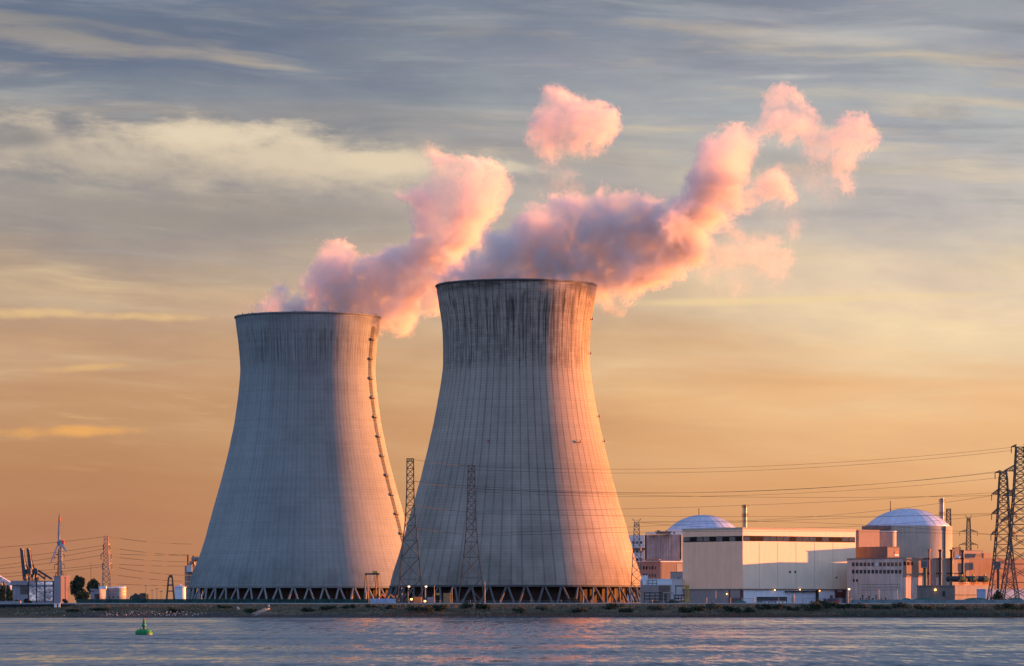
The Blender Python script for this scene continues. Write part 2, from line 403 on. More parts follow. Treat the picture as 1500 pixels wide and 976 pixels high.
# ------------------------------------------------------------------ cooling towers
def concrete_tower(name, ribs, rib_w, rib_dark, streak_lo, streak_hi, streak_amt, tone, soot, grid):
    m, t = new_mat(name)
    uv = t.n('ShaderNodeTexCoord').outputs['UV']
    u, v, _ = t.sep(uv)
    pos = t.n('ShaderNodeTexCoord').outputs['Object']
    big = t.noise(pos, .02, 4, .55); small = t.noise(pos, .25, 5, .65)
    col = t.mix(t.mr(big, .3, .7), tuple(x*.90 for x in tone)+(1,), tuple(x*1.10 for x in tone)+(1,))
    f = t.mr(small, .25, .75, .92, 1.08, False)
    # climbing-formwork lifts: each ring and each panel has its own tone
    NL = 110.0
    lift = t.m('FLOOR', t.m('MULTIPLY', v, NL))
    pan = t.m('FLOOR', t.m('MULTIPLY', u, float(ribs)))
    lr = t.white(t.comb(lift, 0., 3.)); pr = t.white(t.comb(lift, pan, 0.)); cr = t.white(t.comb(0., pan, 9.))
    f = t.m('MULTIPLY', f, t.mr(lr, 0, 1, .955, 1.045, False))
    f = t.m('MULTIPLY', f, t.mr(cr, 0, 1, .96, 1.04, False))
    # big repaired patches
    pat = t.white(t.comb(t.m('FLOOR', t.m('MULTIPLY', v, 17.)), t.m('FLOOR', t.m('MULTIPLY', u, 22.)), 5.))
    f = t.m('MULTIPLY', f, t.mr(pat, .84, .87, 1., .93))
    # joints between lifts
    fl = t.m('FRACT', t.m('MULTIPLY', v, NL))
    f = t.m('MULTIPLY', f, t.m('SUBTRACT', 1., t.m('MULTIPLY', t.m('LESS_THAN', fl, .16), .15)))
    # weathered top band
    edge = t.noise(t.comb(t.m('MULTIPLY', u, 60.), t.m('MULTIPLY', v, 6.), 2.), 1, 4, .6)
    vv = t.m('ADD', v, t.m('MULTIPLY', t.m('SUBTRACT', edge, .5), .16))
    band = t.m('MULTIPLY', t.mr(vv, streak_lo, streak_lo+.07), t.mr(vv, streak_hi+.03, streak_hi-.01))
    mott = t.mr(pr, 0, 1, 1-grid, 1+grid*.5, False)
    f = t.m('MULTIPLY', f, t.m('ADD', t.m('MULTIPLY', t.m('SUBTRACT', mott, 1.), band), 1.))
    st = t.noise(t.comb(t.m('MULTIPLY', u, ribs*3.4), t.m('MULTIPLY', v, 5.), 0.), 1, 3, .6)
    st2 = t.noise(t.comb(t.m('MULTIPLY', u, ribs*1.7), t.m('MULTIPLY', v, 9.), 6.), 1, 3, .6)
    s = t.m('MULTIPLY', t.mr(st, .47, .62), band)
    s2 = t.m('MULTIPLY', t.mr(st2, .56, .68), t.m('MULTIPLY', band, t.mr(v, streak_lo+.07, streak_hi-.02)))
    f = t.m('MULTIPLY', f, t.m('SUBTRACT', 1., t.m('MULTIPLY', s, streak_amt*.6)))
    f = t.m('MULTIPLY', f, t.m('SUBTRACT', 1., t.m('MULTIPLY', s2, streak_amt*.7)))
    # run-off from the top dying out downwards
    ro = t.noise(t.comb(t.m('MULTIPLY', u, ribs*1.1), t.m('MULTIPLY', v, 1.2), 8.), 1, 3, .6)
    f = t.m('MULTIPLY', f, t.m('SUBTRACT', 1., t.m('MULTIPLY', t.m('MULTIPLY', t.mr(ro, .5, .72), t.mr(v, .35, .85)), .22)))
    # dirty rib lines
    ru = t.m('FRACT', t.m('MULTIPLY', u, float(ribs)))
    rl = t.m('LESS_THAN', t.m('ABSOLUTE', t.m('SUBTRACT', ru, .5)), rib_w)
    rw = t.m('MULTIPLY', rl, t.mr(v, .0, .9, rib_dark*.55, rib_dark, False))
    rn = t.noise(t.comb(t.m('MULTIPLY', u, ribs*1.0), t.m('MULTIPLY', v, 9.), 1.), 1, 3, .5)
    f = t.m('MULTIPLY', f, t.m('SUBTRACT', 1., t.m('MULTIPLY', rw, t.mr(rn, .3, .6, .45, 1.))))
    # soot just below the lip and grime at the foot
    sn = t.noise(t.comb(t.m('MULTIPLY', u, 14.), t.m('MULTIPLY', v, 30.), 4.), 1, 4, .6)
    f = t.m('MULTIPLY', f, t.m('SUBTRACT', 1., t.m('MULTIPLY', t.m('MULTIPLY', t.mr(v, .955, .995), t.mr(sn, .35, .6)), soot)))
    gn = t.noise(t.comb(t.m('MULTIPLY', u, 30.), t.m('MULTIPLY', v, 9.), 4.), 1, 4, .6)
    f = t.m('MULTIPLY', f, t.m('SUBTRACT', 1., t.m('MULTIPLY', t.m('MULTIPLY', t.mr(v, .16, .0), t.mr(gn, .4, .65)), .28)))
    if soot > .5:
        low = t.noise(t.comb(t.m('MULTIPLY', u, 9.), t.m('MULTIPLY', v, 4.), 14.), 1, 4, .55)
        f = t.m('MULTIPLY', f, t.m('SUBTRACT', 1., t.m('MULTIPLY', t.m('MULTIPLY', t.mr(v, .62, .10), t.mr(low, .40, .66)), .28)))
    c = t.mix(1., col, t.comb(f, f, f), 'MULTIPLY')
    tot = t.m('MULTIPLY', t.m('MAXIMUM', s, s2), streak_amt*.55)
    c = t.mix(tot, c, (.055,.042,.036,1))
    finish(t, c, .92, bump=small, bstr=.25, bdist=.15, spec=.2)
    return m

def catmull(pts, n):
    out = []
    for i in range(len(pts)-1):
        p0 = pts[max(i-1,0)]; p1 = pts[i]; p2 = pts[i+1]; p3 = pts[min(i+2,len(pts)-1)]
        for k in range(n):
            s = k/n
            f = lambda a,b,c,d: .5*((2*b)+(-a+c)*s+(2*a-5*b+4*c-d)*s*s+(-a+3*b-3*c+d)*s**3)
            out.append((f(p0[0],p1[0],p2[0],p3[0]), p1[1]+(p2[1]-p1[1])*s))
    out.append(pts[-1]); return out

def cooling_tower(px, D, rows, y_shell, mshell, mlip, mleg, mdark, label, ribs, rib_h, pairs, leg_r, ladder_at, lights, leg_dark=None):
    x0 = X(px, D); k = D / F
    zb = CAMZ + (HY - y_shell)*(D - rows[0][1]*k)/F
    ctl = [(hw*k, Z(y, D)) for y, hw in rows]
    ctl = [(hw*k, zb if i == 0 else Z(y, D)) for i, (y, hw) in enumerate(rows)]
    prof = catmull(ctl, 8)
    root = thing('cooling_tower', (x0, D, GZ), label, 'cooling tower', 'cooling towers')
    NS = ribs*4
    zt = prof[-1][1]
    me = bpy.data.meshes.new('shell'); bm = bmesh.new(); uvl = bm.loops.layers.uv.new('UVMap')
    grid = []
    for r, z in prof:
        ring = []
        for i in range(NS):
            uf = ((i//4) + (0, .43, .5, .57)[i%4])/ribs
            a = 2*math.pi*uf - math.pi/2
            rr = r + (rib_h if i % 4 in (2,) else 0)
            ring.append(bm.verts.new((rr*math.cos(a), rr*math.sin(a), z-GZ)))
        grid.append(ring)
    inner = []
    for r, z in prof:
        inner.append([bm.verts.new(((r-.9)*math.cos(2*math.pi*i/96), (r-.9)*math.sin(2*math.pi*i/96), z-GZ-.02)) for i in range(96)])
    for j in range(len(prof)-1):
        for i in range(NS):
            f = bm.faces.new((grid[j][i], grid[j][(i+1)%NS], grid[j+1][(i+1)%NS], grid[j+1][i])); f.smooth = True
            us = ((i//4 + (0,.43,.5,.57)[i%4])/ribs, (i//4 + (.43,.5,.57,1)[i%4])/ribs); vs = ((prof[j][1]-zb)/(zt-zb), (prof[j+1][1]-zb)/(zt-zb))
            for l, c in zip(f.loops, ((us[0],vs[0]),(us[1],vs[0]),(us[1],vs[1]),(us[0],vs[1]))): l[uvl].uv = c
        for i in range(96):
            f = bm.faces.new((inner[j][i], inner[j+1][i], inner[j+1][(i+1)%96], inner[j][(i+1)%96])); f.smooth = True
            for l in f.loops: l[uvl].uv = (i/96, .2)
    bm.to_mesh(me); bm.free(); me.materials.append(mshell)
    sh = bpy.data.objects.new('shell', me); COL.objects.link(sh); sh.parent = root
    # lip ring on top, ring beam under the shell
    rt = prof[-1][0]
    lip = MB()
    ring = [(rt-1.3, zt-.02),(rt+.55, zt-.02),(rt+.75, zt+.5),(rt+.55, zt+1.0),(rt-1.3, zt+1.0)]
    lip.lathe(ring + [ring[0]], (x0, D, 0), 128); lip.f = [f for f in lip.f if len(f) == 4]
    obj('rim', lip, mlip, root, True)
    rb = prof[0][0]
    beam = MB(); ring = [(rb-1.2, zb-.95),(rb+.5, zb-.95),(rb+.5, zb+.0),(rb-1.2, zb+.0)]
    beam.lathe(ring+[ring[0]], (x0, D, 0), 128); beam.f = [f for f in beam.f if len(f) == 4]
    obj('ring_beam', beam, mlip, root)
    # legs: inverted V pairs all round
    rf = rb + 3.2
    for i in range(pairs):
        a = 2*math.pi*(i+.5)/pairs - math.pi/2
        da = 2*math.pi/pairs*.40
        top = lambda aa: (x0+(rb-.3)*math.cos(aa), D+(rb-.3)*math.sin(aa), zb-.8)
        bot = lambda aa: (x0+rf*math.cos(aa), D+rf*math.sin(aa), GZ-.2)
        for s in (-1, 1):
            lg = MB(); lg.tube(top(a+s*da*.12), bot(a+s*da), leg_r, leg_r*1.12, 8)
            obj('leg', lg, mleg, root)
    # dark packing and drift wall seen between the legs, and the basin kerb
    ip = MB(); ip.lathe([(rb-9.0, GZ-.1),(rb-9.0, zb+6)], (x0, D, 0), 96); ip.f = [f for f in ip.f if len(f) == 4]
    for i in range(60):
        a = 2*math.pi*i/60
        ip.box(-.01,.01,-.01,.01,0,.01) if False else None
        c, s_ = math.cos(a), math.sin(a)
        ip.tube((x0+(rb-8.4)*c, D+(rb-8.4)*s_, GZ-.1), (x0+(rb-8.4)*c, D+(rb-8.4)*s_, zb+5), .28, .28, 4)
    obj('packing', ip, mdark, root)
    kb = MB(); ring = [(rf+1.2, GZ-.2),(rf+1.2, GZ+.9),(rf+1.8, GZ+.9),(rf+1.8, GZ-.2)]
    kb.lathe(ring+[ring[0]], (x0, D, 0), 128); kb.f = [f for f in kb.f if len(f) == 4]
    obj('basin_wall', kb, mleg, root)
    def surf(ang, z, off=0.):
        for (ra, za), (r2, z2) in zip(prof, prof[1:]):
            if za <= z <= z2: r = ra + (r2-ra)*(z-za)/(z2-za); break
        else: r = prof[-1][0]
        return Vector((x0+(r+off)*math.sin(ang), D-(r+off)*math.cos(ang), z))
    for ang, z0_, z1_ in ladder_at:
        lad = MB(); n = 70
        zs = [z0_ + (z1_-z0_)*i/n for i in range(n+1)]
        tang = Vector((math.cos(ang), math.sin(ang), 0))
        for s in (-.6, .6):
            lad.path([surf(ang, z, .45) + tang*s for z in zs], .16, 4)
            lad.path([surf(ang, z, 1.15) + tang*s*.8 for z in zs], .10, 4)
        for z in zs[::1]:
            p = surf(ang, z, .45); q = surf(ang, z, 1.15); o_ = surf(ang, z, -.1)
            lad.tube(p - tang*.8, p + tang*.8, .13, n=4); lad.tube(p, q, .12, n=4); lad.tube(q-tang*.6, q+tang*.6, .10, n=4); lad.tube(p, o_, .14, n=4)
        la = obj('ladder', lad, M_ladder, root)
        for i in range(11):
            z = z0_ + (z1_-z0_)*(i+.6)/11.3
            pl = MB(); p = surf(ang, z, .9)
            pl.box(p.x-1.0, p.x+1.0, p.y-1.3, p.y+1.3, z-.2, z+.1); pl.box(p.x-1.0,p.x-.85,p.y-1.3,p.y+1.3,z+.1,z+1.3); pl.box(p.x+.85,p.x+1.0,p.y-1.3,p.y+1.3,z+.1,z+1.3)
            obj('platform', pl, M_ladder, la)
    for ang, z in lights:
        lb = MB(); p = surf(ang, z, -.2); q = surf(ang, z, 1.1)
        lb.tube(p, q, .18, n=6); lb.tube(q+Vector((0,0,-.2)), q+Vector((0,0,1.1)), .42, .34, 8)
        obj('obstruction_light', lb, M_redlamp, root)
    for i in range(26 if ladder_at else 8):
        a = random.uniform(-1.3, 1.3); p = surf(a, zt-.1, -.2)
        mb = MB(); mb.tube(p + Vector((0,0,.9)), p + Vector((0,0,random.uniform(1.6,2.4))), .11, n=4); mb.tube(p+Vector((-.25,0,.9)), p+Vector((.25,0,1.3)), .2, n=4)
        obj('rail_post', mb, M_dark, root)
    return root, surf

M_ladder = mat('rusty ladder steel', (.16,.075,.04), .9, .1)
M_rust = mat('rusty steel', (.09,.05,.035), .8, .2)
M_dark = mat('dark steel', (.035,.034,.036), .6, .3)
M_redlamp = mat('red lamp glass', (.28,.03,.02), .35)
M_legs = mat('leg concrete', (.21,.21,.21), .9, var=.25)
M_legs_d = mat('dark leg concrete', (.095,.09,.092), .9, var=.3)  # darker leg tone for the right tower
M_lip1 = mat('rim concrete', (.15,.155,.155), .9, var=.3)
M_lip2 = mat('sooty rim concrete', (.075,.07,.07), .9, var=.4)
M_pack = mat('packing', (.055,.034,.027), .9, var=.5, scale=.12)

M_shellL = concrete_tower('pale shell concrete', 120, .10, .26, .79, .93, .45, (.222,.234,.224), .3, .05)
M_shellR = concrete_tower('weathered ribbed shell concrete', 72, .085, .50, .70, .945, .72, (.292,.242,.200), .75, .16)

rows_l = [(859,174),(800,153.5),(760,142),(700,125.5),(640,111.5),(600,104.5),(560,100),(537,99),(500,102),(467,106)]
rows_r = [(857,185),(797,168),(768,160),(740,151),(700,140),(640,126),(600,117.5),(548,109),(520,107.5),(477,109),(440,114.5),(421,117)]
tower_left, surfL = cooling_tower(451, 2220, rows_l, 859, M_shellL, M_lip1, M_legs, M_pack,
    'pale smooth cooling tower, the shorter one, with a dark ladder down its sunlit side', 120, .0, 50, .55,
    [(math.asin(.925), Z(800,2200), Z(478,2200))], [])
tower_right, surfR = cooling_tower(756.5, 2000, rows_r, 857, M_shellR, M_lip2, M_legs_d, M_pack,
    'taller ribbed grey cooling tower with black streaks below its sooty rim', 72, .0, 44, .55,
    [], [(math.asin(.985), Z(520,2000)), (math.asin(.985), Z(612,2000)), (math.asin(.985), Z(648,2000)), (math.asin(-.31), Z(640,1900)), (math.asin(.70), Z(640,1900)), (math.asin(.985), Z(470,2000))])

# ------------------------------------------------------------------ shared materials for the site
M_clad = mat('cream cladding', (.74,.585,.43), .7, var=.06, scale=.15, streak=.08)
M_lowclad = mat('pale lower cladding', (.66,.66,.70), .7, var=.08, scale=.3, streak=.10)
M_brownbrick = mat('dusky brick', (.27,.20,.18), .9, var=.14)
M_conc = mat('board marked concrete', (.36,.29,.24), .9, var=.2, scale=.22, streak=.3)
M_conc_l = mat('pale concrete', (.29,.255,.22), .9, var=.15, scale=.2, streak=.2)
M_conc_d = mat('dark concrete', (.17,.14,.125), .9, var=.2, scale=.25, streak=.25)
M_salmon_sunlit = mat('salmon wall', (.27,.18,.135), .9, var=.12, streak=.15)  # salmon walls, and warm sunlight tinted onto sides that face the sun
M_clad_e = mat('warm tinted end cladding', (.90,.475,.295), .75, var=.06, scale=.15, streak=.08)  # cream cladding again, with the warm light on this side in its colour
M_glass = mat('dark window glass', (.018,.018,.022), .12, var=.1, spec=.6)
M_winwarm = mat('rusty louvre', (.024,.016,.014), .9, var=.4, scale=.4, spec=.05)
M_frame = mat('brown frame', (.045,.032,.027), .9, spec=.1)
M_red = mat('dark red door', (.11,.035,.035), .7, var=.2)
M_dome = mat('blue grey dome sheet', (.46,.48,.58), .45, .2, var=.13, scale=.22)
M_seam = mat('dome seam', (.36,.38,.47), .5, .2)
M_drum = mat('grey drum concrete', (.30,.255,.205), .9, var=.12, scale=.12, streak=.16)
M_white = mat('white paint', (.62,.62,.64), .6, var=.1)
M_whitegrey = mat('grey white sheet', (.60,.60,.64), .6, var=.1, streak=.12)
M_steel = mat('grey steel', (.20,.20,.21), .5, .5)
M_pylon = mat('pylon steel', (.105,.078,.060), .7, .2)
M_pylon_l = mat('galvanised pylon steel', (.24,.17,.13), .65, .2)
M_stackm = mat('stack sheet', (.26,.25,.27), .5, .3, var=.2)
M_yellow = mat('faded yellow paint', (.42,.25,.05), .7, var=.25)
M_orange = mat('orange paint', (.60,.17,.03), .6, var=.15)
M_green_net = mat('green mesh', (.018,.050,.048), .9, var=.3, scale=.9)
M_green_post = mat('green post paint', (.03,.09,.08), .7)
M_tarp = mat('green tarpaulin', (.05,.14,.11), .8, var=.2, scale=.9)
M_blue = mat('dark blue paint', (.02,.025,.07), .5)
M_redp = mat('red paint', (.40,.03,.025), .5)
M_wire = mat('conductor', (.016,.014,.014), .7)
M_ins = mat('insulator glass', (.07,.055,.05), .4)
M_rail = mat('fence rail grey', (.16,.17,.18), .6, .3)
M_bluepan = mat('pale blue sheet', (.34,.40,.52), .7, var=.15, scale=.8, streak=.2)
M_woodpan = mat('ochre panel', (.30,.17,.07), .8, var=.25, scale=.8)
M_lamp = lamp_mat('lit sodium lamp', (1, .40, .09, 1), 3.0)
M_lampw = lamp_mat('lit white lamp', (1, .70, .40, 1), .9)

TH = 39.0
class Face:
    """a straight wall seen at an angle: c = left or right start point, d = direction along the wall, n = outward normal"""
    def __init__(s, c, d): s.c = Vector(c); s.d = Vector(d); n = Vector((d[1], -d[0])); s.n = n if n.y < 0 else -n
    def L(s, px):
        k = (px - CX)/F
        return (k*s.c.y - s.c.x)/(s.d.x - k*s.d.y)
    def at(s, px, py):
        p = s.c + s.d*s.L(px)
        return p, CAMZ + (HY - py)*p.y/F
    def slab(s, mb, x0, x1, y0, y1, out=.08, inn=.05):
        a = s.c + s.d*s.L(x0); b = s.c + s.d*s.L(x1)
        D = (a.y + b.y)/2
        z1 = Z(y0, D); z0 = Z(y1, D) if y1 is not None else GZ-.1
        o, i = s.n*out, -s.n*inn
        poly = [a+o, b+o, b+i, a+i]
        ar = sum(p.x*q.y - q.x*p.y for p, q in zip(poly, poly[1:]+poly[:1]))
        if ar < 0: poly.reverse()
        mb.prism(poly, z0, z1); return mb

def corner(pxc, D, pxl, pxr, th=TH, depth_r=None, depth_l=None):
    c = Vector((X(pxc, D), D)); r = Vector((math.cos(R(th)), math.sin(R(th)))); l = Vector((-r.y, r.x))
    fr, fl = Face(c, r), Face(c, l)
    lr = fr.L(pxr) if depth_r is None else depth_r
    ll = fl.L(pxl) if depth_l is None else depth_l
    poly = [c, c+r*lr, c+r*lr+l*ll, c+l*ll]
    return poly, fr, fl

def inset(poly, d):
    c = sum((Vector(p) for p in poly), Vector((0,0)))/len(poly)
    return [Vector(p) + (c-Vector(p)).normalized()*d*1.4 for p in poly]

def base_at(poly): return (poly[0][0], poly[0][1], GZ)
def fbox(mb, x0, x1, y0, y1, D, dep):
    mb.box(X(x0,D), X(x1,D), D, D+dep, Z(y1,D) if y1 is not None else GZ-.1, Z(y0,D)); return mb

def block(name, pxc, D, pxl, pxr, ytop, m, label, cat, group=None, ybot=None, parapet=.5, th=TH, depth_r=None, depth_l=None, mroof=None):
    poly, fr, fl = corner(pxc, D, pxl, pxr, th, depth_r, depth_l)
    z1 = Z(ytop, D); z0 = GZ-.1 if ybot is None else Z(ybot, D)
    root = thing(name, (poly[0][0], poly[0][1], z0), label, cat, group)
    mb = MB().prism(poly, z0, z1 - (.4 if parapet else 0))
    obj('wall', mb, m, root)
    if parapet:
        rf = MB().prism(inset(poly, -.25), z1-.4, z1); obj('roof', rf, mroof or m, root)
    return root, poly, fr, fl

# ------------------------------------------------------------------ turbine hall
poly, hr, hl = corner(1088, 1850, 1000, 1253.5)
zt, zc = Z(772.6, 1850), Z(862.5, 1850)
hall = thing('turbine_hall', base_at(poly), 'big windowless cream turbine hall with a dark window band below its flat roof', 'industrial hall')
obj('wall', MB().prism(poly, zc, zt-1.0), M_clad, hall)
obj('roof', MB().prism(inset(poly, -.18), zt-1.0, zt), mat('roof edge', (.40,.31,.24), .7, var=.1), hall)
obj('trim', MB().prism(inset(poly, -.22), zc-.5, zc-.004), mat('rusty trim', (.22,.13,.09), .7), hall)
low = obj('lower_wall', MB().prism(inset(poly, .9), GZ-.2, zc-.5), M_lowclad, hall)
mb = MB(); hl.slab(mb, 1001, 1086.9, 863.6, None, -.1, .75); obj('lower_wall', mb, M_brownbrick, hall)
mb = MB(); hl.slab(mb, 1000.2, 1087.9, 775, 862, .04, .02); obj('end_wall', mb, M_clad_e, hall)  # sheet over the cream wall, tinted for the warm light here
for fc, x0, x1, n in ((hl, 1001.5, 1087.2, 9), (hr, 1088.8, 1252.5, 17)):
    mb = MB(); fc.slab(mb, x0, x1, 786.0, 793.8, .06, .05); band = obj('window_band', mb, M_frame, hall)
    for i in range(n):
        a = x0 + (x1-x0)*(i+.08)/n; b = x0 + (x1-x0)*(i+.92)/n
        mb = MB(); fc.slab(mb, a, b, 786.8, 793.0, .10, -.05); obj('window', mb, M_winwarm if random.random() < .3 else M_glass, band)
for x0 in (1156, 1163.6):
    mb = MB(); hr.slab(mb, x0, x0+2.4, 836.4, 839.6, .06, .05); obj('vent', mb, M_glass, hall)
mb = MB(); hr.slab(mb, 1224, 1226.4, 845.4, 847, .06, .05); obj('vent', mb, M_glass, hall)
for i in range(4):
    mb = MB(); hl.slab(mb, 1017+i*17.5, 1017.35+i*17.5, 795, 861.9, .075, -.04); obj('panel_joint', mb, mat('warm tinted joint', (.72,.36,.23), .8, var=.1), hall)
for i in range(5):
    mb = MB(); hr.slab(mb, 1112+i*27, 1112.5+i*27, 795, 862, .05, .05); obj('panel_joint', mb, mat('joint strip', (.42,.37,.31), .8, var=.1), hall)
mb = MB(); hl.slab(mb, 1067.5, 1069.5, 864, None, .1, .8); hl.slab(mb, 1069.5, 1086, 876, None, .08, .8); hl.slab(mb, 1084, 1087, 864, 876, .09, .8); obj('door', mb, M_red, hall)
mb = MB(); hr.slab(mb, 1224, 1227, 864, None, .1, .8); hr.slab(mb, 1235, 1239, 864, None, .1, .8); hr.slab(mb, 1227, 1235, 867, 875, .05, .8); obj('door', mb, M_red, hall)
mb = MB(); hr.slab(mb, 1150, 1194, 866, 867.4, .8, .2); hr.slab(mb, 1195.5, 1198, 864, None, .7, .2); obj('pipe', mb, M_frame, hall)
def wall_lamp(fc, px, py, out=.5, size=.30, m=None):
    p, z = fc.at(px, py); p = p + fc.n*out
    root = thing('wall_lamp', (p.x, p.y, z), 'lit orange lamp on the lower wall of the cream turbine hall', 'lamp', 'lit lamps along the turbine hall')
    mb = MB(); mb.tube((p.x, p.y, z), (p.x-fc.n.x*(out+.6), p.y-fc.n.y*(out+.6), z+.35), .12, n=5); obj('bracket', mb, M_dark, root)
    mb = MB(); mb.lathe([(.05,-size*.8),(size*.75,-size*.55),(size*.9,0),(size*.55,size*.5),(.1,size*.6)], (p.x, p.y, z), 10); obj('lamp_globe', mb, m or M_lamp, root, True)
    return root
for px, py, lb in ((1134, 864.5, 'lit orange lamp on the pale lower wall nearest the corner of the cream hall'), (1171, 863.8, 'lit orange lamp on the pale lower wall right above the long dark pipe'), (1199.6, 865.6, 'lit orange lamp on the pale lower wall beside the dark pillar')):
    o = wall_lamp(hr, px, py); o['label'] = lb
for nm, q in (('wall_lamp', 0),):
    o = wall_lamp(hl, 1065.6, 870.2); o['label'] = 'lit orange lamp on the dusky brick end wall beside the dark red door'; del o['group']

# ------------------------------------------------------------------ reactor buildings
def rod(px, D, y0, y1, r=.35):
    return MB().tube(P(px, y1, D), P(px, y0, D), r, r*.8, 6)
def reactor(pxc, rpx, rdome, D, ytop_drum, yapex, label, rodpx, rody):
    c = (X(pxc, D), D); k = D/F
    root = thing('reactor_building', (c[0], c[1], GZ), label, 'reactor building', 'domed reactor buildings')
    zd = Z(ytop_drum, D); za = Z(yapex, D)
    n = 96
    mb = MB(); mb.lathe([(rpx*k, GZ-.1),(rpx*k, zd)], (c[0], c[1], 0), n); obj('wall', mb, M_drum, root, False)
    for p in root.children[-1].data.polygons: p.use_smooth = len(p.vertices) == 4
    rd = rdome*k; h = za - zd; Rs = (rd*rd + h*h)/(2*h)
    prof = [(rd+.02, zd+.02)]
    a0 = math.asin(min(1, rd/Rs))
    for i in range(13):
        a = a0*(1-i/12); prof.append((Rs*math.sin(a), zd + .3 + Rs*math.cos(a) - (Rs-h)))
    mb = MB(); mb.lathe(prof, (c[0], c[1], 0), n); d = obj('dome', mb, M_dome, root)
    for p in d.data.polygons: p.use_smooth = len(p.vertices) == 4
    # standing seams of the dome sheeting
    for i in range(24):
        a = 2*math.pi*i/24 + .1
        mb = MB(); pts = [(c[0]+(q[0]+.02)*math.cos(a), c[1]+(q[0]+.02)*math.sin(a), q[1]+.06) for q in prof[1:]]
        mb.path(pts, .075, 4); obj('seam', mb, M_seam, root)
    obj('lightning_rod', rod(rodpx, D, rody, ytop_drum-6), M_pylon, root)
    return root, c, rpx*k
rb1, c1, r1 = reactor(1029.5, 53.5, 52.5, 2330, 777.5, 755.2, 'lilac domed reactor building behind the cream hall, only its dome showing', 1024, 744.5)
rb2, c2, r2 = reactor(1329.5, 65, 61.5, 2240, 771.5, 746, 'grey drum reactor building with a lilac dome, wholly visible above the windowed block', 1304.6, 734)
# eave ledge and vertical duct of the second one
k = 2240/F
mb = MB(); a0, a1 = R(180+0), R(180+62)
pts = [(c2[0]+(r2+.9)*math.cos(a), c2[1]+(r2+.9)*math.sin(a)) for a in [a0+(a1-a0)*i/10 for i in range(11)]]
inn = [(c2[0]+(r2-.2)*math.cos(a), c2[1]+(r2-.2)*math.sin(a)) for a in [a1+(a0-a1)*i/10 for i in range(11)]]
mb.prism(pts+inn, Z(776.5,2240), Z(771.2,2240)); obj('ledge', mb, M_conc_d, rb2)
ang = math.asin((1378.5-1329.5)/65)
dx, dy = math.sin(ang), -math.cos(ang)
mb = MB().tube((c2[0]+(r2+.4)*dx, c2[1]+(r2+.4)*dy, Z(826,2230)), (c2[0]+(r2+.4)*dx, c2[1]+(r2+.4)*dy, Z(771,2230)), .55, n=8)
obj('duct', mb, M_conc_d, rb2)
mb = MB(); p0 = Vector((c2[0]+(r2+.5)*dx, c2[1]+(r2+.5)*dy)); mb.box(p0.x-3.0, p0.x+.4, p0.y-.6, p0.y+.6, Z(777,2230), Z(771.8,2230)); obj('duct_hood', mb, M_conc_d, rb2)

def stack(px, D, w, y0, y1, label):
    p = P(px, y1, D); r = w*D/F/2
    root = thing('vent_stack', (p.x, D, p.z), label, 'chimney', 'tall ventilation stacks')
    zt_, zb_ = Z(y0, D), p.z
    obj('shaft', MB().tube((p.x, D, zb_), (p.x, D, zt_), r, r, 16), M_stackm, root)
    for f_ in (.62, .93):
        z = zb_ + (zt_-zb_)*f_
        mb = MB(); mb.tube((p.x, D, z-.25), (p.x, D, z), r+.8, r+.8, 16); mb.tube((p.x, D, z+.9), (p.x, D, z+1.05), r+.8, r+.8, 16)
        for i in range(10):
            a = 2*math.pi*i/10; q = (p.x+(r+.75)*math.cos(a), D+(r+.75)*math.sin(a)); mb.tube((q[0], q[1], z), (q[0], q[1], z+1.0), .06, n=4)
        obj('gallery', mb, M_pylon, root)
    mb = MB()
    for s in (-1, 1): mb.tube((p.x-r-.5, D-.4*s, zb_), (p.x-r-.5, D-.4*s, zt_-.6), .1, n=4)
    for i in range(16): mb.tube((p.x-r-.5, D-.4, zb_+i*(zt_-zb_)/16), (p.x-r-.5, D+.4, zb_+i*(zt_-zb_)/16), .07, n=4)
    obj('ladder', mb, M_pylon, root)
    return root
stack(1091.3, 2040, 5.4, 739.6, 782, 'grey ventilation stack rising behind the roof corner of the cream turbine hall')
stack(1380.0, 2280, 5.6, 730, 790, 'grey ventilation stack beside the right shoulder of the fully visible domed reactor')

# ------------------------------------------------------------------ lattice masts
def lattice(mb, c, prof, panel=None, mem=.16, leg=.24, faces=True):
    """square lattice body: prof = [(z, half width)] bottom to top"""
    def hw(z):
        for (a, b), (c_, d) in zip(prof, prof[1:]):
            if a <= z <= c_: return b + (d-b)*(z-a)/(c_-a)
        return prof[-1][1]
    z = prof[0][0]; zs = [z]
    while z < prof[-1][0]-.5:
        z = min(prof[-1][0], z + max(2.0, hw(z)*(panel or 1.7))); zs.append(z)
    sg = [(-1,-1),(1,-1),(1,1),(-1,1)]
    for a, b in zip(zs, zs[1:]):
        ha, hb = hw(a), hw(b)
        for i in range(4):
            (sx, sy), (tx, ty) = sg[i], sg[(i+1)%4]
            A0 = (c[0]+sx*ha, c[1]+sy*ha, a); B0 = (c[0]+tx*ha, c[1]+ty*ha, a)
            A1 = (c[0]+sx*hb, c[1]+sy*hb, b); B1 = (c[0]+tx*hb, c[1]+ty*hb, b)
            mb.tube(A0, A1, leg, n=4); mb.tube(A0, B1, mem, n=4); mb.tube(B0, A1, mem, n=4); mb.tube(A1, B1, mem*.9, n=4)
    return hw

